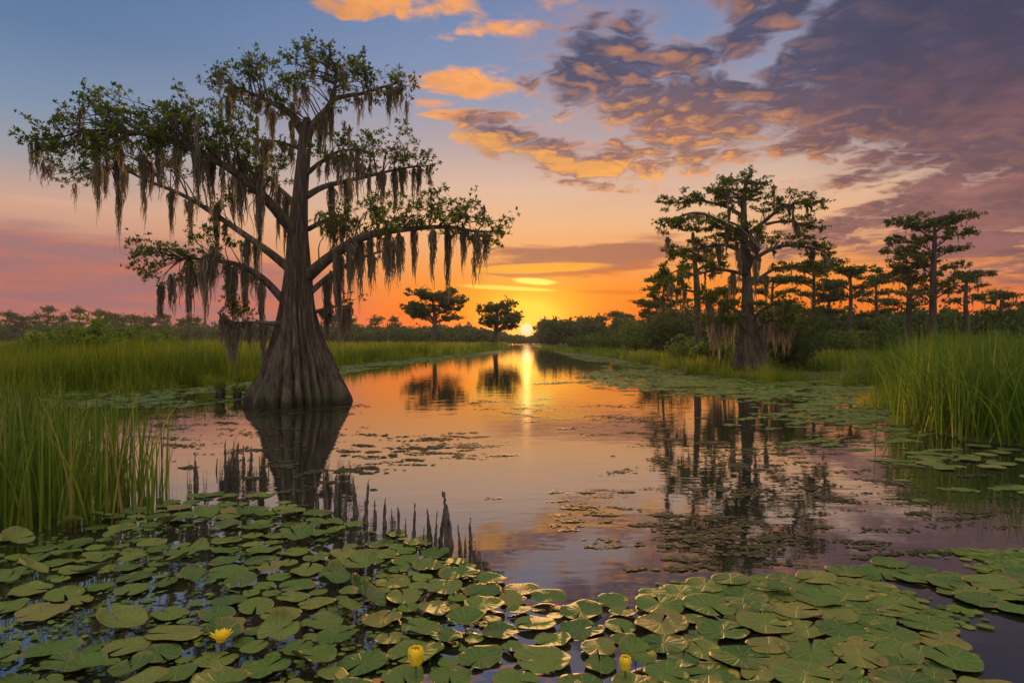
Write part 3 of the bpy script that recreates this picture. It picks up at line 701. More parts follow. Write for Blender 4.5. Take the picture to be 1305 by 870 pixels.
far_tree('round-crowned tree standing at the water edge right under the sunset', None, 632, 442, 388, 56, 165, 0, levels=5, seed=36, start=.42, r0=3.4, round_=True, dens=.34, name='round_tree')
k = 0
LEFT = [(62, 392), (100, 394), (127, 397), (141, 400), (172, 403), (210, 402), (231, 407), (44, 402), (12, 399), (28, 404), (82, 403), (155, 405), (190, 406), (424, 404), (478, 405), (503, 406), (448, 408), (395, 405), (250, 406)]
for px, ty in LEFT:
    w = 10 + (px * 7 % 11)
    side = [q[0] for q in LEFT if (q[0] < 300) == (px < 300)]
    far_tree(f'{nth_of(px, side)} flat crown from the left above the far wood, ' + ('left of the huge cypress' if px < 300 else 'right of its trunk'), 'cypresses along the far left wood line', px, 433, ty + 1, w, 280, 0, levels=3, seed=40 + k, start=.5, r0=1.0, dens=.34, leafsize=.65, flat=.12); k += 1
NARROW = ((742, 408), (757, 411), (786, 400), (797, 402), (724, 412), (765, 404), (700, 413))
for px, ty in NARROW:
    far_tree(f'{nth_of(px, [q[0] for q in NARROW])} narrow distant tree from the setting sun, above the bushes right of it', 'trees over the bushes right of the sun', px, 436, ty, 14 + px % 7, 210, 0, levels=3, seed=60 + k, start=.5, r0=1.2, dens=.35, name='narrow_tree'); k += 1
# ------------------------------------------------------------------ water, ground, banks
def sheet(name, pts, z, mat, depth=0.0):
    me = bpy.data.meshes.new(name); n = len(pts)
    v = [(x, y, z) for x, y in pts]; f = [tuple(range(n))]
    if depth:
        cx = sum(p[0] for p in pts) / n; cy = sum(p[1] for p in pts) / n
        v += [(x, y, z - depth) for x, y in pts]; f += [(i, (i + 1) % n, n + (i + 1) % n, n + i) for i in range(n)]
    me.from_pydata(v, [], f); me.materials.append(mat); me.validate()
    return tag(link(name, me), kind='structure')
sheet('ground', [(-4000, -200), (4000, -200), (4000, 4000), (-4000, 4000)], -.9, M['mud'])
sheet('water', [(-3500, -150), (3500, -150), (3500, 3500), (-3500, 3500)], 0.0, M['water'])
def shore(pix): return [tuple(PW(x, y)[:2]) for x, y in pix]
LSH = shore([(-260, 505), (-60, 503), (60, 501), (150, 500), (235, 492), (300, 485), (345, 478), (400, 472), (432, 466), (480, 461), (530, 456.5), (590, 449), (630, 444.6), (652, 443.2)])
LPOLY = LSH + [(-3, 420), (-3, 800), (-1500, 800), (-1500, 60)]
RSH = shore([(1130, 487), (1085, 483), (1010, 485), (950, 483), (880, 474), (830, 463), (800, 457), (748, 451), (712, 446.5), (695, 443.6)])
RPOLY = [(60, 24)] + RSH + [(7, 420), (7, 800), (1500, 800), (1500, 24)]
SED = shore([(1178, 538), (1166, 512), (1156, 495), (1140, 484), (1300, 482), (1420, 520), (1500, 585), (1305, 569), (1235, 562), (1198, 552)])
sheet('left_bank', LPOLY[::-1], .035, M['meadow'], .8)
sheet('right_bank', RPOLY, .035, M['mud'], .8)
sheet('sedge_bank', SED, .012, M['mud'], .8)

def grass(name, label, cat, poly, n, h, w, dmax=None, lean=.25, droop=.5, seed=0, vs=.35, hv=.5, ymin=0, xlim=None, mat='marsh grass', nseg=4, kind='stuff', bare=.0, z=0.02):
    m = max(20, n // 16); c = fill(poly, m)
    if bare: c = c[vnoise(c[:, 0], c[:, 1], vs * 1.7, seed + 5) > bare]; m = len(c)
    wt = rng.dirichlet(np.full(m, 3.0)); which = rng.choice(m, n, p=wt); tr = .22 + w * 3.0
    q = c[which] + rng.normal(0, tr, (n, 2)); th_ = rng.uniform(.72, 1.12, m)[which]; tt_ = rng.normal(0, .20, m)[which]
    ok_ = ~((np.abs(q[:, 0] - 12.3) < 2.3) & (q[:, 1] < 36.2)); q, th_, tt_ = q[ok_], th_[ok_], tt_[ok_]      # the tall cypress foot stands clear
    hn = vnoise(q[:, 0], q[:, 1], vs, seed); hn2 = vnoise(q[:, 0], q[:, 1], vs * 3.1, seed + 9)
    hh = h * th_ * (1 - hv / 2 + hv * (.6 * hn + .4 * hn2)) * rng.uniform(.6, 1.08, len(q))
    mb = MB(); tint = np.clip(.12 + .6 * vnoise(q[:, 0], q[:, 1], vs * .6, seed + 3) + tt_ + rng.normal(0, .15, len(q)), 0, 1)
    blades(mb, np.concatenate([q, np.full((len(q), 1), z)], 1), hh, w * rng.uniform(.6, 1.3, len(q)), lean, nseg, droop, tint)
    return tag(mb.build(name, M[mat]), label, cat, kind=kind)
def clip(poly, x0, x1, y0, y1):
    def cut(p, ax, v, keep):
        o = []
        for i in range(len(p)):
            a, b = p[i - 1], p[i]; ia, ib = keep(a[ax], v), keep(b[ax], v)
            if ia != ib:
                t = (v - a[ax]) / (b[ax] - a[ax]); o.append((a[0] + t * (b[0] - a[0]), a[1] + t * (b[1] - a[1])))
            if ib: o.append(b)
        return o
    ge = lambda a, v: a >= v; le = lambda a, v: a <= v
    return cut(cut(cut(cut(poly, 0, x0, ge), 0, x1, le), 1, y0, ge), 1, y1, le)
grass('marsh_grass', 'tall green marsh grass along the near edge of the left meadow', 'grass', clip(LPOLY, -26, -2, 20, 36), 30000, 1.62, .026, lean=.28, seed=1, vs=.5)
grass('marsh_grass', 'green meadow grass spreading behind the huge cypress', 'grass', clip(LPOLY, -52, -2, 36, 66), 40000, 1.55, .052, lean=.25, seed=2, vs=.25, nseg=3)
grass('marsh_grass', 'far meadow grass reaching to the left wood line', 'grass', clip(LPOLY, -125, -2, 66, 150), 40000, 1.55, .11, lean=.22, seed=3, vs=.1, nseg=3, hv=.7)
grass('marsh_grass', 'faraway strip of marsh grass in front of the left wood', 'grass', clip(LPOLY, -230, -2, 150, 290), 24000, 1.5, .30, lean=.2, seed=4, vs=.05, nseg=2)
grass('sedge', 'tall drooping sedge clump at the right edge of the water', 'grass', clip(SED, 6, 26, 9, 40), 24000, 1.85, .024, lean=.26, droop=.8, seed=6, vs=.6, mat='reed blades', nseg=5, hv=.35)
grass('marsh_grass', 'grass on the bank around the tall mossy cypress', 'grass', clip(RPOLY, 7, 60, 28, 60), 16000, 1.0, .045, lean=.3, seed=7, vs=.3, nseg=3, bare=.42)
grass('marsh_grass', 'pale low grass patch between the tall cypress and the flat-topped trees', 'grass', clip(RPOLY, 18, 60, 40, 75), 14000, .95, .055, lean=.3, seed=8, vs=.2, nseg=3)
grass('marsh_grass', 'far grass edging the right shore below the bushes', 'grass', clip(RPOLY, 6, 90, 60, 200), 16000, .9, .16, lean=.25, seed=9, vs=.08, nseg=3)

# reeds standing in the water, close by on the left
RE = shore([(-120, 700), (90, 672), (160, 664), (205, 655), (226, 640), (216, 612), (120, 598), (-60, 592), (-220, 600)])
q = fill(RE, 3000)
px_ = q[:, 0] / q[:, 1] * FPX + CX
q = q[rng.uniform(0, 1, len(q)) < np.clip(1.05 - px_ / 215.0, .09, 1.0)]
mb = MB()
hh = 1.25 * rng.uniform(.5, 1.10, len(q)); blades(mb, np.concatenate([q, np.full((len(q), 1), -.05)], 1), hh, rng.uniform(.011, .026, len(q)), .13, 5, .7, tint=np.where(rng.uniform(0, 1, len(q)) < .09, .99, rng.uniform(0, .9, len(q))))
qs = fill(RE, 1100); qs = qs[qs[:, 0] / qs[:, 1] * FPX + CX < rng.uniform(-40, 190, len(qs))]; blades(mb, np.concatenate([qs, np.full((len(qs), 1), -.05)], 1), rng.uniform(.25, .7, len(qs)), rng.uniform(.012, .022, len(qs)), .35, 4, .8)
tag(mb.build('reed_bed', M['reed blades']), 'tall thin green reeds standing in the near left water', 'reeds', kind='stuff')
# ragged tufts that break the shorelines
mb = MB()
for line, n in ((LSH[2:-1], 150), (RSH[:-1], 120), (SED[:4], 34)):
    sp = spline(np.array(line), 400)
    for _ in range(n):
        c = sp[rng.integers(400)] + rng.normal(0, 1, 2) * (1.0, 1.6) * (.4 + line[0][1] * .004); k = rng.integers(14, 60); sc = .5 + c[1] / 60
        q = np.concatenate([c + rng.normal(0, .16 * sc, (k, 2)), np.full((k, 1), -.03)], 1)
        blades(mb, q, rng.uniform(.35, 1.0) * rng.uniform(.5, 1.1, k), .016 * sc ** .8 * rng.uniform(.7, 1.4, k), .38, 4, .9, np.clip(rng.uniform(.2, .8) + rng.normal(0, .15, k), 0, 1))
tag(mb.build('shore_sedge', M['marsh grass']), 'ragged sedge tufts along the shores of the channel', 'sedge', kind='stuff')

# ------------------------------------------------------------------ woods, shrubs
def wood(name, label, trees, cl, n):
    mb = MB()
    for x, y, hgt, w in trees:
        pts = rng.normal(0, 1, (n, 3)); pts /= np.linalg.norm(pts, axis=1)[:, None]; pts *= rng.uniform(.3, 1, (n, 1)) ** .5
        pts = pts * (w, w, hgt * .42) + (x, y, hgt * .56)
        scatter(mb, CLU, pts, cl, .7, tint=rng.uniform(.15, .75))
        tube(mb, [(x, y, 0), (x + rng.normal(0, .2), y, hgt * .7)], [hgt * .022, hgt * .01], 5, tint=.05)
    return tag(mb.build(name, M['far foliage']), label, 'woods', kind='stuff')
def row(x0, x1, d0, d1, h0, h1, n, w=(1.8, 3.2)):
    r = []
    for _ in range(n):
        d = rng.uniform(d0, d1); px = rng.uniform(x0, x1); x = (px - CX) / FPX * d
        r.append((x, d, rng.uniform(h0, h1), rng.uniform(*w)))
    return r
wood('far_woods', 'hazy wood line across the far left behind the meadow', row(-90, 330, 265, 330, 6.5, 10.6, 260, (1.7, 3.0)) + row(330, 610, 265, 340, 6.5, 9.8, 180, (1.7, 3.0)) + row(-90, 620, 250, 262, 4, 7, 180, (1.8, 3.2)), 1.1, 60)
wood('far_woods', 'low dark wood closing the channel beyond the setting sun', row(585, 645, 330, 420, 6.0, 8.4, 60, (2.5, 4.5)) + row(705, 770, 330, 420, 6.0, 8.6, 60, (2.5, 4.5)) + row(630, 715, 340, 380, 3.6, 5.2, 70, (2.5, 4.0)) + row(690, 900, 180, 250, 6, 9.0, 110, (2.2, 4.0)), 1.2, 60)
wood('far_woods', 'dense scrubby wood behind the flat-topped cypresses', row(830, 1420, 100, 150, 5.0, 8.0, 190) + row(960, 1420, 86, 98, 3, 5.5, 90), .8, 80)

def shrub(label, px, by, w, h, d, leaf='shrub leaves', n=None, size=None, tint=.45, group=None, name='shrub', z0=.03):
    s = d / FPX; base = P(px, CY, d); base[2] = z0
    W, Hh = w * s / 2, h * s; root = thing(name, label, 'shrub', group); root.location = base
    st, lf = MB(), MB(); size = size or max(.10, 3.6 * s); n = n or int(np.clip(W * Hh / (s * s) * .9, 90, 1500))
    k = 16
    for i in range(k):
        a = rng.uniform(0, 6.28); rr = W * math.sqrt(rng.uniform(0, 1)); hh_ = Hh * rng.uniform(.55, 1.0) * (1 - .35 * (rr / W) ** 2)
        tip = np.array([rr * math.cos(a), rr * math.sin(a), hh_])
        c = spline([(tip[0] * .15, tip[1] * .15, -.05), tip * (.55, .55, .6), tip], 7)
        tube(st, c, np.linspace(.012 + Hh * .006, .004, 7), 4)
        m = n // k
        u = rng.uniform(.25, 1.08, m)[:, None]; pts = tip * u + rng.normal(0, 1, (m, 3)) * (W * .2, W * .2, Hh * .09)
        pts[:, 2] = np.maximum(pts[:, 2], .05)
        scatter(lf, ROS if d < 60 else CLU, pts, size, .8, tint=np.clip(tint + rng.normal(0, .1), 0, 1))
    st.build('stems', M['dark bark'], root); lf.build('foliage', M[leaf], root)
    return root
shrub('bright green leafy shrub poking above the left meadow grass', 133, 470, 120, 66, 34, tint=.85, size=.26)
shrub('low light green shrub beside the bright leafy one in the left meadow', 60, 465, 70, 46, 40, tint=.75, size=.26)
shrub('small yellowish shrub to the right of the bright leafy one in the left meadow', 215, 460, 80, 42, 40, tint=.75, size=.26)
BUSH = [('low round bush on the right shore nearest the setting sun', 742, 447, 40, 20, 130), ('second rounded bush along the right shore from the sun', 776, 449, 46, 26, 112), ('broad bush on the right shore where the trees begin', 815, 453, 64, 40, 92),
        ('tall dark bush under the thin cypress on the right shore', 852, 456, 56, 62, 76), ('pale bush against the slim pole trunk on its left', 872, 468, 44, 34, 50), ('yellow-green bush between the slim trunk and the tall mossy cypress', 905, 474, 46, 44, 40), 
        ('brown-green twiggy bush against the right side of the tall cypress foot', 1008, 480, 76, 60, 37), ('tall shaggy bush behind the right side of the tall mossy cypress', 1012, 460, 80, 84, 55), ('round bush below the umbrella-shaped cypress', 1075, 450, 70, 36, 70),
        ('small bush beside the trunk of the leaning short-crowned cypress', 1130, 452, 50, 34, 66), ('leafy bush under the wide flat crown at the right', 1225, 447, 70, 34, 66), ('bush at the right edge below the low spreading cypress', 1285, 447, 60, 36, 68), ('dark bush at the foot of the highest flat-topped cypress', 1180, 452, 44, 26, 60)]
for i, (lb, px, by, w, h, d) in enumerate(BUSH):
    shrub(lb, px, by, w, h, d, tint=.62 if i in (4, 5) else .28 + .1 * (i % 3), leaf='shrub leaves' if i not in (3, 6, 7) else 'far foliage')
shrub('light green leafy weed growing out of the tall sedge at the right edge', 1262, 470, 60, 42, 17, tint=.8, size=.14)
shrub('light green leafy weed rising from the sedge bed beside its water edge', 1200, 480, 46, 40, 20, tint=.8, size=.14)

# mossy stump left of the great trunk
def stump(label, px, py, hpx, wpx):
    p = PW(px, py); d = p[1]; s = d / FPX; root = thing('mossy_stump', label, 'stump'); root.location = p
    mb = MB(); trunk_mesh(mb, [[0, 0, -.15, wpx * s * .6], [0, 0, hpx * s * .4, wpx * s * .45], [.02, 0, hpx * s, wpx * s * .34]], np.zeros(3), 7, .2, 48, 30, 3)
    mb.build('trunk', M['bark'], root)
    l = MB(); pts = rng.normal(0, 1, (60, 3)) * (wpx * s * .35, wpx * s * .35, .06) + (0, 0, hpx * s); scatter(l, ROS, pts, .09, .8, tint=.8); l.build('foliage', M['shrub leaves'], root)
stump('short leaf-topped stump in the water left of the huge cypress', 281, 508, 17, 13)
stump('small mossy stub in the water close beside the huge cypress foot', 303, 508, 12, 12)
# ------------------------------------------------------------------ lily pads
PR = .16
def pad_mesh(seed, rim=.010, ridge=.006, curl=0.0, wave=.006, cup=0.0):
    r = np.random.default_rng(seed); NA, NR = 72, 11
    half = r.uniform(.05, .13); a = np.linspace(half, 2 * np.pi - half, NA)
    ph = r.uniform(0, 6.28, 6); vs = []
    nick = np.zeros(NA)
    for _ in range(r.integers(0, 5)):
        c = r.uniform(.5, 5.7); nick += r.uniform(.04, .12) * np.exp(-((a - c) / r.uniform(.04, .1)) ** 2)
    edge = PR * (1 + .07 * np.cos(2 * a) + .03 * np.sin(2 * a + ph[0]) + .02 * np.sin(3 * a + ph[1]) + .010 * np.sin(7 * a + ph[2]) - nick)
    rib = np.abs(np.sin(a * 6 + .4)) ** .6 - .6
    for side in (0, 1):
        for i in range(NR):
            t = (i / (NR - 1)) ** .85
            lobe = 1 - .10 * np.exp(-((np.minimum(a, 2 * np.pi - a) - half) / .16) ** 2) * t ** 3
            rr = edge * max(t, .02) * lobe
            z = rim * t ** 7 * (.55 + .6 * np.sin(a * 2 + ph[3]) + .4 * np.sin(a * 5 + ph[4])) + ridge * rib * t * (1.15 - t) * 1.6
            z = z + wave * t ** 2 * np.sin(a * 3 + ph[5]) + cup * t ** 2 * (.6 + .4 * np.cos(a - ph[0])) + curl * t ** 3 * np.maximum(0, np.cos(a - ph[1])) ** 3
            vs.append(np.stack([rr * np.cos(a), rr * np.sin(a), z - .0016 * side], -1))
    v = np.concatenate(vs); f = []
    for i in range(NR - 1):
        for j in range(NA - 1):
            p = i * NA + j; f.append((p, p + NA, p + NA + 1, p + 1))
            p += NR * NA; f.append((p, p + 1, p + NA + 1, p + NA))
    o, u = (NR - 1) * NA, NR * NA + (NR - 1) * NA
    for j in range(NA - 1): f.append((o + j, u + j, u + j + 1, o + j + 1))
    mb = MB(); mb.add(v, f); return mb.mesh('lily_pad', M['lily pad'])
FLAT = [pad_mesh(s, rim=.004, ridge=.0028, wave=.004) for s in range(5)]
RIBBED = [pad_mesh(20 + s, rim=.014, ridge=.0055, wave=.005) for s in range(5)]
CURLED = [pad_mesh(40 + s, rim=.02, ridge=.004, curl=.09, wave=.012) for s in range(3)]
CUPPED = [pad_mesh(60 + s, rim=.004, ridge=.004, cup=.07, wave=.01) for s in range(3)]

ZONE = [[(-60, 700), (60, 680), (180, 650), (250, 630), (330, 632), (380, 648), (440, 668), (500, 676), (560, 702), (610, 732), (660, 748), (720, 772), (790, 768), (900, 742), (1010, 735), (1100, 722), (1180, 712), (1260, 706), (1360, 700), (1360, 900), (-120, 900)]]
HOLES = [[(440, 795), (480, 785), (500, 815), (470, 830), (435, 815)], [(1220, 812), (1360, 800), (1360, 890), (1240, 890)], [(-60, 785), (20, 780), (22, 810), (-60, 820)], [(585, 800), (625, 790), (625, 812), (590, 820)], [(360, 700), (480, 676), (500, 682), (400, 712)], [(640, 768), (720, 775), (700, 785), (650, 780)]]
ZP = [tuple(PW(x, y)[:2]) for x, y in ZONE[0]]
pads = []       # x, y, radius
def px_of(x, y): return CX + x / y * FPX, CY + H / y * FPX
def try_pad(x, y, r, k=.80):
    for a in pads:
        if (a[0] - x) ** 2 + (a[1] - y) ** 2 < (k * (a[2] + r)) ** 2: return False
    pads.append((x, y, r)); return True
def spot(px, py): return PW(px, py)[:2]
SPECIAL = [  # px, py, radius, kind, tilt x, tilt y, height, turn, label
 (466, 772, .18, 'U', 30, -10, .08, 2.2, 'pad with curled orange edge standing up left of the tall yellow flower'),
 (285, 816, .13, 'U', 28, 0, .06, 1.2, 'cupped green pad behind the open spiky yellow flower'),
 (810, 842, .13, 'U', 30, 8, .05, 0.4, 'shaded cupped pad standing up behind the yellow bud at the lower middle right'),
 (530, 836, .19, 'R', 3, 0, .03, 4.0, 'large ribbed pad behind the tall round yellow flower'),
 (594, 800, .15, 'U', 10, 4, .05, 3.4, 'dark green pad raised over a dark gap of water in the lower middle'),
 (22, 702, .15, 'U', 34, 12, .12, 0.9, 'bluish green pad standing upright at the far left under the reeds'),
 (40, 738, .14, 'U', 26, -8, .09, 2.6, 'tilted pad with a bronze edge just below the upright bluish one at the far left'),
 (150, 692, .13, 'U', 28, 10, .10, 5.0, 'raised cupped pad with a reddish tip in front of the reeds'),
 (262, 668, .14, 'U', 22, -16, .12, 1.8, 'blue-green pad held above the others between reeds and trunk reflection'),
 (215, 672, .13, 'U', 20, 6, .07, 4.4, 'half-folded pad at the right foot of the reeds'),
 (222, 812, .185, 'F', 4, -3, .03, 3.3, 'big smooth pad with a yellow left edge beside the open yellow flower'),
 (992, 758, .10, 'U', 14, 0, .05, 0.3, 'small dark upturned leaf in the smooth pads below the mirrored tall cypress'),
 (247, 742, .11, 'C', 24, 12, .07, 0.6, 'small folded pad sticking up in the middle of the left pads'),
 (130, 668, .15, 'U', 18, 10, .08, 2.0, 'dull green raised pad at the base of the reeds'),
]
PS = .66
for x_, y_, r_, *_r in SPECIAL:
    x, y = spot(x_, y_); pads.append((x, y, r_ * .8 * PS * 1.12))
nspec = len(pads)
for size, tries, k in ((.180, 2600, .98), (.155, 5000, .96), (.125, 9000, .93), (.095, 9000, .95), (.07, 5000, .95)):
    q = fill(ZP, tries)
    for x, y in q:
        px, py = px_of(x, y)
        if any(in_poly(np.array([px]), np.array([py]), h)[0] for h in HOLES): continue
        far_ = max(0, (px - 980) / 400) * max(0, 1 - (py - 690) / 220) + max(0, (px - 1120) / 500)
        if vnoise(np.array([x]), np.array([y]), 1.6, 3)[0] < (.15 if px > 520 else .30) + .36 * far_: continue
        sm = (.96 if px < 520 else 1.0) if px < 820 else 1.18
        try_pad(x, y, size * PS * sm * rng.uniform(.86, 1.10), k * (1.05 if px < 820 else .82))
rest = sorted(pads[nspec:], key=lambda a: -a[2] / a[1])
SMALL = rest[268 - nspec:]; pads = pads[:nspec] + rest[:268 - nspec]
near_n = len(pads)
RP = [tuple(PW(x, y)[:2]) for x, y in ((1168, 588), (1215, 570), (1330, 566), (1420, 590), (1400, 625), (1290, 616), (1200, 604))]
for x, y in fill(RP, 900):
    if len(pads) > near_n + 30: break
    try_pad(x, y, .14 * rng.uniform(.8, 1.15), .72)
tpl = {'F': FLAT, 'R': RIBBED, 'C': CURLED, 'U': CUPPED}
def place_pad(x, y, r, kind, i, tx, ty, z, turn, label, group=None):
    o = link('lily_pad', tpl[kind][i % len(tpl[kind])]); o.location = (x, y, z)
    s = r / PR; o.scale = (s, s, s); o.rotation_euler = (R(tx), R(ty), turn)
    return tag(o, label, 'lily pad', group)
st_mb = MB(); tube(st_mb, [(0, 0, -.004), (.01, .02, -.10), (.02, .05, -.24)], [.0045, .0045, .0045], 6); STALK = st_mb.mesh('stalk', M['stalk'])
SP_RY = {}
for i, (px, py, r, kd, tx, ty, z, turn, lb) in enumerate(SPECIAL):
    x, y = spot(px, py); o = place_pad(x, y, r * PS * 1.12, kd, i, tx, ty, z * .85, turn, lb)
    if z >= .05:
        s_ = link('stalk', STALK, o); s_.rotation_euler = (R(-tx), R(-ty), 0)
def zone_of(px, py):
    if px > 1140 and py < 640: return 'in the bright green patch at the foot of the sedge'
    if px < 160: return 'in the far left pads below the reeds' if py < 770 else 'in the bottom left corner'
    if px < 350: return 'between the reeds and the reflected great trunk' if py < 700 else ('among the crowded left pads above the open yellow flower' if py < 790 else 'around the open yellow flower')
    if px < 500: return 'by the cypress knees on the left water' if py < 715 else ('left of the upright curled-edge pad' if py < 790 else 'in the bottom row left of the tall yellow flower')
    if px < 640: return 'at the rim of the pad bed where knees end' if py < 760 else 'around the tall round yellow flower'
    if px < 760: return 'along the open-water edge in the middle' if py < 810 else 'at the bottom middle between the two yellow flowers'
    if px < 900: return 'along the water edge above the short yellow bud' if py < 810 else 'beside the short yellow bud'
    if px < 1050: return 'in the smooth drift under the mirrored tall cypress' if py < 800 else 'in the bottom right drift beside the bud'
    if px < 1180: return 'in the upper smooth drift toward the right' if py < 790 else 'at the bottom right near dark water'
    return 'in the thin drift at the lower right edge'
for i in range(nspec, len(pads)):
    x, y, r = pads[i]; px, py = px_of(x, y)
    if i >= near_n: kd = 'F'; look = 'flat pale green'
    elif px > 830 and py < 850: kd = 'F' if rng.uniform() < .85 else 'R'; look = 'smooth olive' if kd == 'F' else 'ribbed olive'
    elif px > 470: kd = 'R' if rng.uniform() < .8 else 'F'; look = 'ribbed glossy' if kd == 'R' else 'smooth green'
    else:
        u = rng.uniform(); kd = 'F' if u < .46 else ('R' if u < .80 else 'C' if u < .89 else 'U'); look = {'F': 'smooth dark green', 'R': 'ribbed green', 'C': 'curl-edged', 'U': 'cupped'}[kd]
    lb = f'{look} lily pad {zone_of(px, py)}'
    t = 1.0 if px > 830 else (2.6 if px < 470 else 2.2)
    if kd in 'CU': t *= 2.6
    lift = .05 if kd in 'CU' else (.03 * rng.uniform() ** 2 if px < 700 else 0)
    place_pad(x, y, r * 1.03, kd, int(rng.integers(0, 99)), rng.normal(0, t), rng.normal(0, t), .010 + .012 * rng.uniform() + lift, rng.uniform(0, 6.283), lb, lb.replace(' lily pad ', ' lily pads '))

# smaller, farther pads that fill the bed between them
mb = MB(); th = np.linspace(.1, 6.18, 19); tv = [[0, 0, 0]] + [[.55 * math.cos(a), .55 * math.sin(a), .01] for a in th] + [[math.cos(a) * (1 + .06 * math.cos(2 * a)), math.sin(a), .03 + .03 * math.sin(5 * a)] for a in th]
tf3 = [[0, 1 + i, 2 + i] for i in range(18)] + [[1 + i, 20 + i, 21 + i] for i in range(18)] + [[1 + i, 21 + i, 2 + i] for i in range(18)]
sm = np.array(SMALL); k_ = len(sm)
mb.many(tv, tf3, rot_z(rng.uniform(0, 6.28, k_)) @ rot_x(rng.normal(0, .05, k_)) * sm[:, 2][:, None, None], np.stack([sm[:, 0], sm[:, 1], .010 + .01 * rng.uniform(0, 1, k_)], -1), np.clip(rng.normal(.5, .22, k_), 0, 1))
tag(mb.build('small_lily_pads', M['floating leaves']), 'smaller lily pads filling the bed between the big ones', 'lily pads', kind='stuff')

# ------------------------------------------------------------------ flowers
def flower(label, px, py, pr, open_, stem_h, turn=0.0, lean=(0, 0)):
    x, y = spot(px, py); root = thing('yellow_flower', label, 'flower'); root.location = (x, y, 0)
    c = spline([(0, 0, -.1), (lean[0] * .4, lean[1] * .4, stem_h * .5), (lean[0], lean[1], stem_h)], 8)
    mb = MB(); tube(mb, c, .0055, 8); mb.build('stem', M['stalk'], root)
    def petal(a, t, L, W):
        v, f = [], []
        for i in range(7):
            u = i / 6; w = W * math.sin(math.pi * min(1, .12 + u * .86)) ** .6
            ang = t * (1 - u * .75) if open_ < .6 else t * (.7 + .5 * u)
            rad = L * .16 + L * (math.sin(t) * u * (1.0 - .55 * u * (open_ < .6))); zz = L * math.cos(t * .6) * u
            for j in range(5):
                s_ = (j - 2) / 2; v.append((rad - .18 * W * s_ * s_, w * s_ * .5, zz + .10 * L * s_ * s_ * (open_ < .6)))
        for i in range(6):
            for j in range(4): p = i * 5 + j; f.append((p, p + 1, p + 6, p + 5))
        return np.array(v) @ rot_z(np.array(a)).T + np.array([lean[0], lean[1], stem_h]), f
    n = 6 if open_ < .6 else 9
    for ring in range(3):
        for i in range(n):
            a = turn + (i + .37 * ring) / n * 6.283
            mb = MB(); v, f = petal(a, (.80, .58, .38)[ring] * (.7 + .7 * open_), pr * (1.3 if open_ < .6 else 1.15) * (1 - .08 * ring), pr * (1.15 if open_ < .6 else .5)); mb.add(v, f)
            mb.build('petal', M['yellow petals'], root)
    mb = MB(); th = np.linspace(0, 6.283, 17)[:-1]; v = []
    for k_, (q, z) in enumerate(((.45, 0.0), (.55, .35), (.5, .6), (.28, .72), (.02, .74))):
        v.append(np.stack([pr * q * (1 + .06 * np.cos(th * 8)) * np.cos(th), pr * q * (1 + .06 * np.cos(th * 8)) * np.sin(th), np.full(16, pr * z)], -1))
    i_ = np.arange(4)[:, None] * 16; j_ = np.arange(16)[None]; k2 = (j_ + 1) % 16
    mb.add(np.concatenate(v) + np.array([lean[0], lean[1], stem_h]), np.stack([i_ + j_, i_ + k2, i_ + 16 + k2, i_ + 16 + j_], -1).reshape(-1, 4))
    mb.build('centre', M['flower centre'], root)
flower('tall round yellow lily flower on a straight stem at the bottom middle', 530, 868, .060, .3, .085)
flower('short yellow lily bud in front of the shaded upright pad', 797, 868, .046, .25, .060)
flower('open spiky yellow flower lying against the cupped left pad', 285, 828, .050, 1.0, .06, .3, (0, -.03))
flower('tiny yellow bud among the left pads below the cypress knees', 416, 722, .016, .25, .05)

# ------------------------------------------------------------------ cypress knees
KN = [(404, 650, 590), (416, 648, 600), (428, 646, 596), (440, 652, 614), (453, 655, 594), (466, 668, 608), (478, 664, 632), (490, 670, 620), (500, 674, 646), (508, 682, 632), (517, 684, 656), (527, 688, 634), (540, 692, 668), (547, 694, 640), (555, 696, 644), (562, 694, 655), (572, 696, 614), (586, 698, 660), (593, 700, 672), (600, 694, 650),
      (250, 616, 573), (287, 594, 548), (295, 594, 562), (302, 596, 556), (311, 597, 566), (320, 596, 560), (331, 600, 572), (276, 600, 580), (342, 603, 580), (386, 640, 606), (374, 630, 598), (360, 618, 590)]
for i, (px, by, ty) in enumerate(KN):
    p = PW(px, by); s = p[1] / FPX; h = (by - ty) * s * rng.uniform(.68, 1.05); r = h * rng.uniform(.042, .075)
    ln = rng.normal(0, .03, 2) * h; mb = MB()
    trunk_mesh(mb, [[0, 0, -.1, r * 1.5], [0, 0, h * .05, r * 1.15], [ln[0] * .4, ln[1] * .4, h * .35, r * .8], [ln[0], ln[1], h * .7, r * .46], [ln[0] * 1.4, ln[1], h * .93, r * .22], [ln[0] * 1.5, ln[1], h, r * .05]], np.zeros(3), 5, .25, 20, 22, i)
    v_ = mb.v[0]; v_ += (vnoise(v_[:, 2] * 9 + i, v_[:, 0] * 30 + v_[:, 1] * 30, 4.0, i)[:, None] - .5) * np.array([r * .9, r * .9, 0])
    o = mb.build('cypress_knee', M['knee wood']); o.location = p
    if px == 572: lb, g = 'tallest dark cypress knee spike near the right end of the near row', None
    elif px == 250: lb, g = 'lone cypress knee by the right edge of the reeds', None
    elif px > 395: lb, g = f'{nth_of(px, [q[0] for q in KN if q[0] > 395])} dark cypress knee from the left in the row behind the pad bed', 'cypress knees in the near row'
    else: lb, g = f'{nth_of(px, [q[0] for q in KN if q[0] < 395])} dark cypress knee counted from the reeds, in front of the huge cypress', 'cypress knees before the huge cypress'
    tag(o, lb, 'cypress knee', g)

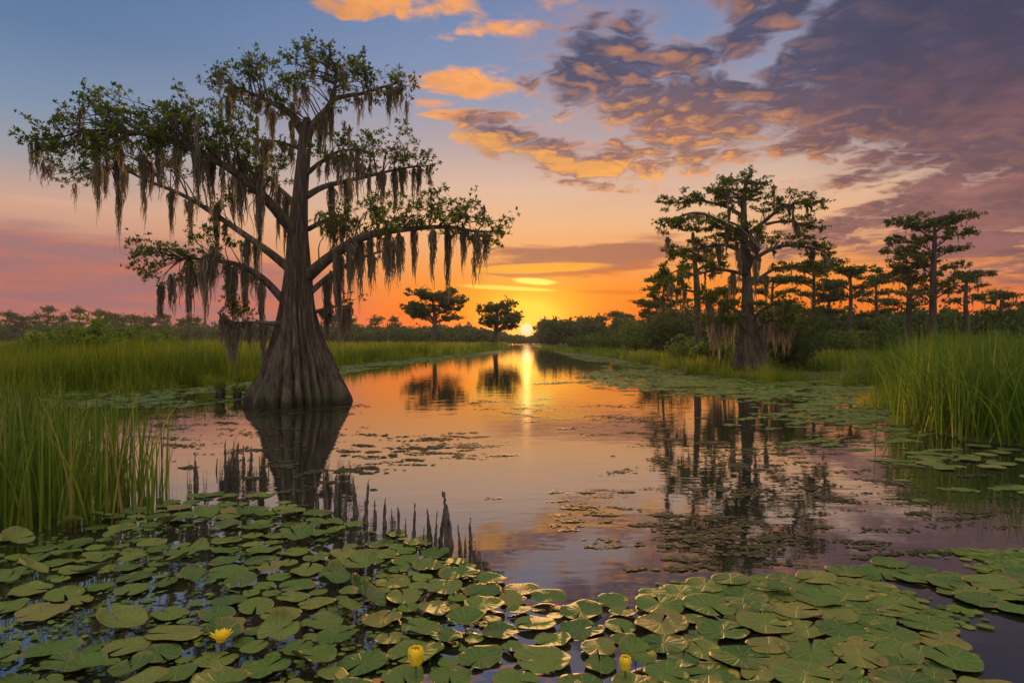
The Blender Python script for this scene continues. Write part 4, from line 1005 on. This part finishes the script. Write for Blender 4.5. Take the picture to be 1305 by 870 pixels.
# ------------------------------------------------------------------ floating leaves and scraps
def discs(pts, r, tint, mb, n=7, tilt=.06, z=.006):
    k = len(pts); th = np.linspace(0, 6.283, n + 1)[:-1] 
    tv = np.concatenate([[[0, 0, 0]], np.stack([np.cos(th), np.sin(th), .03 * np.sin(th * 2)], -1)]); tf = [[0, 1 + i, 1 + (i + 1) % n] for i in range(n)]
    m = rot_z(rng.uniform(0, 6.28, k)) @ rot_x(rng.normal(0, tilt, k)) @ rot_z(rng.uniform(0, 6.28, k))
    ax = np.stack([r, r * rng.uniform(.6, 1, k), r], -1)
    mb.many(tv, tf, m * ax[:, None, :], np.concatenate([pts, np.full((k, 1), z) + rng.uniform(0, .006, (k, 1))], 1), tint)
def floaters(name, label, pixpoly, n, r0, r1, mat, thr=.45, vs=1.0, seed=0, tilt=.06, stretch=3.0, tb=.5):
    poly = [tuple(PW(x, y)[:2]) for x, y in pixpoly]
    q = fill(poly, n); keep = (.6 * vnoise(q[:, 0] * stretch * .5 + 50, q[:, 1] / stretch * 2.2 + 80, vs, seed) + .4 * vnoise(q[:, 0] * 2.3 + 50, q[:, 1] * 2.3 + 90, vs, seed + 1)) + rng.normal(0, .07, n) > thr
    q = q[keep]; mb = MB(); discs(q, rng.uniform(r0, r1, len(q)), np.clip(rng.normal(tb, .25, len(q)), 0, 1), mb, tilt=tilt)
    return tag(mb.build(name, M[mat]), label, 'floating leaves', kind='stuff')
floaters('floating_leaves', 'thin mats of floating leaves along the left channel shore', [(335, 482), (430, 464), (520, 457), (600, 450), (640, 446), (640, 450), (570, 458), (500, 466), (440, 476), (380, 500), (230, 520), (60, 520), (60, 503), (240, 495)], 26000, .06, .17, 'floating leaves', .42, .35, 3)
floaters('floating_leaves', 'thin mats of floating leaves along the right channel shore', [(705, 447), (760, 453), (830, 466), (880, 477), (800, 478), (742, 490), (735, 480), (780, 468), (730, 456)], 12000, .08, .2, 'floating leaves', .46, .25, 4)
def scraps(name, label, groups, r0, r1, mat='drifting scraps', tb=.4):
    allq = []
    for cx, cy, sx, sy, n in groups:
        m = max(3, n // 22)
        c = rng.normal(0, 1, (m, 2)) * (sx, sy) + (cx, cy)
        w = rng.dirichlet(np.full(m, .5)); which = rng.choice(m, n, p=w)
        L = sx * rng.uniform(.06, .30, m); A = rng.normal(0, .05, m)
        u = rng.normal(0, 1, n)
        px = c[which, 0] + u * L[which]; py = c[which, 1] + u * L[which] * A[which] + rng.normal(0, 1, n) * np.maximum(.6, sy * .06)
        ok = py > 441; allq.append(np.stack([PW(x, y)[:2] for x, y in zip(px[ok], py[ok])]))
    q = np.concatenate(allq); mb = MB(); discs(q, rng.uniform(r0, r1, len(q)), np.clip(rng.normal(tb, .25, len(q)), 0, 1), mb, n=6, tilt=.035, z=.002)
    return tag(mb.build(name, M[mat]), label, 'floating leaves', kind='stuff')
scraps('floating_leaves', 'green mat of floating leaves in front of the tall cypress', [(960, 485, 90, 3.5, 4200), (1050, 500, 55, 7, 2600), (860, 486, 55, 4, 2000), (1060, 520, 45, 8, 1500), (1100, 534, 30, 6, 800), (930, 500, 60, 4, 1700), (785, 488, 22, 3, 700), (820, 474, 40, 3, 1300)], .05, .15, 'floating leaves', .55)
scraps('floating_leaves', 'floating leaves drifting off the sedge and right mats', [(1090, 560, 45, 8, 500), (1190, 582, 40, 6, 500), (1020, 535, 50, 6, 500), (1270, 630, 50, 8, 350)], .03, .08, 'floating leaves', .5)
scraps('drifting_scraps', 'drifting bits of weed on the open water before the huge cypress', [(560, 566, 50, 7, 900), (500, 575, 30, 4, 250), (600, 573, 28, 4, 300), (540, 597, 60, 6, 160)], .012, .045)
scraps('drifting_scraps', 'scattered weed scraps on the sunset water in the middle', [(760, 635, 50, 9, 420), (740, 665, 30, 8, 500), (800, 690, 60, 14, 180)], .008, .028)
scraps('drifting_scraps', 'broken weed scraps over the mirrored tall cypress', [(950, 600, 70, 30, 1200), (930, 690, 60, 24, 900), (1000, 570, 60, 14, 700), (880, 560, 50, 12, 500)], .010, .04)
scraps('drifting_scraps', 'loose weed scraps across the right water', [(1130, 610, 70, 18, 900), (1200, 660, 80, 22, 600), (1080, 690, 80, 20, 400)], .008, .026)
scraps('drifting_scraps', 'weed scraps between the reeds and the huge trunk', [(330, 560, 70, 18, 900), (400, 610, 50, 16, 700), (440, 560, 30, 12, 250), (270, 535, 40, 8, 400), (390, 524, 60, 5, 400), (382, 521, 50, 2.5, 900)], .012, .045)
scraps('drifting_scraps', 'weed line crossing the channel toward the sun', [(700, 520, 70, 3, 500), (800, 535, 60, 5, 500), (640, 512, 40, 3, 200), (760, 548, 40, 3, 150)], .012, .05)
floaters('floating_leaves', 'small leaves wedged between the foreground lily pads', [(-40, 700), (240, 640), (380, 648), (560, 705), (650, 760), (560, 880), (-80, 890)], 3800, .008, .026, 'floating leaves', .52, 1.5, 11, .12, tb=.4)
floaters('floating_leaves', 'small submerged-looking leaves beside the right lily pads', [(820, 745), (1000, 732), (1200, 700), (1340, 700), (1340, 800), (1200, 800), (1000, 770)], 4200, .012, .05, 'floating leaves', .54, 1.3, 12, .05, tb=.45)

# ------------------------------------------------------------------ air
HAZE = .00017
if HAZE:
    me = bpy.data.meshes.new('haze'); X, Y0, Y1, Z0, Z1 = 1600, -120, 900, -1.95, 16.0
    v = [(x, y, z) for z in (Z0, Z1) for y in (Y0, Y1) for x in (-X, X)]
    me.from_pydata(v, [], [(0, 2, 3, 1), (4, 5, 7, 6), (0, 1, 5, 4), (2, 6, 7, 3), (0, 4, 6, 2), (1, 3, 7, 5)])
    m = new_mat('pale evening air'); pv = nd('ShaderNodeVolumePrincipled'); pv.inputs['Color'].default_value = (.74, .80, .90, 1); pv.inputs['Density'].default_value = HAZE; pv.inputs['Anisotropy'].default_value = .5
    o_ = nd('ShaderNodeOutputMaterial'); V.nt.links.new(pv.outputs[0], o_.inputs['Volume'])
    me.materials.append(m); tag(link('haze', me), kind='stuff')
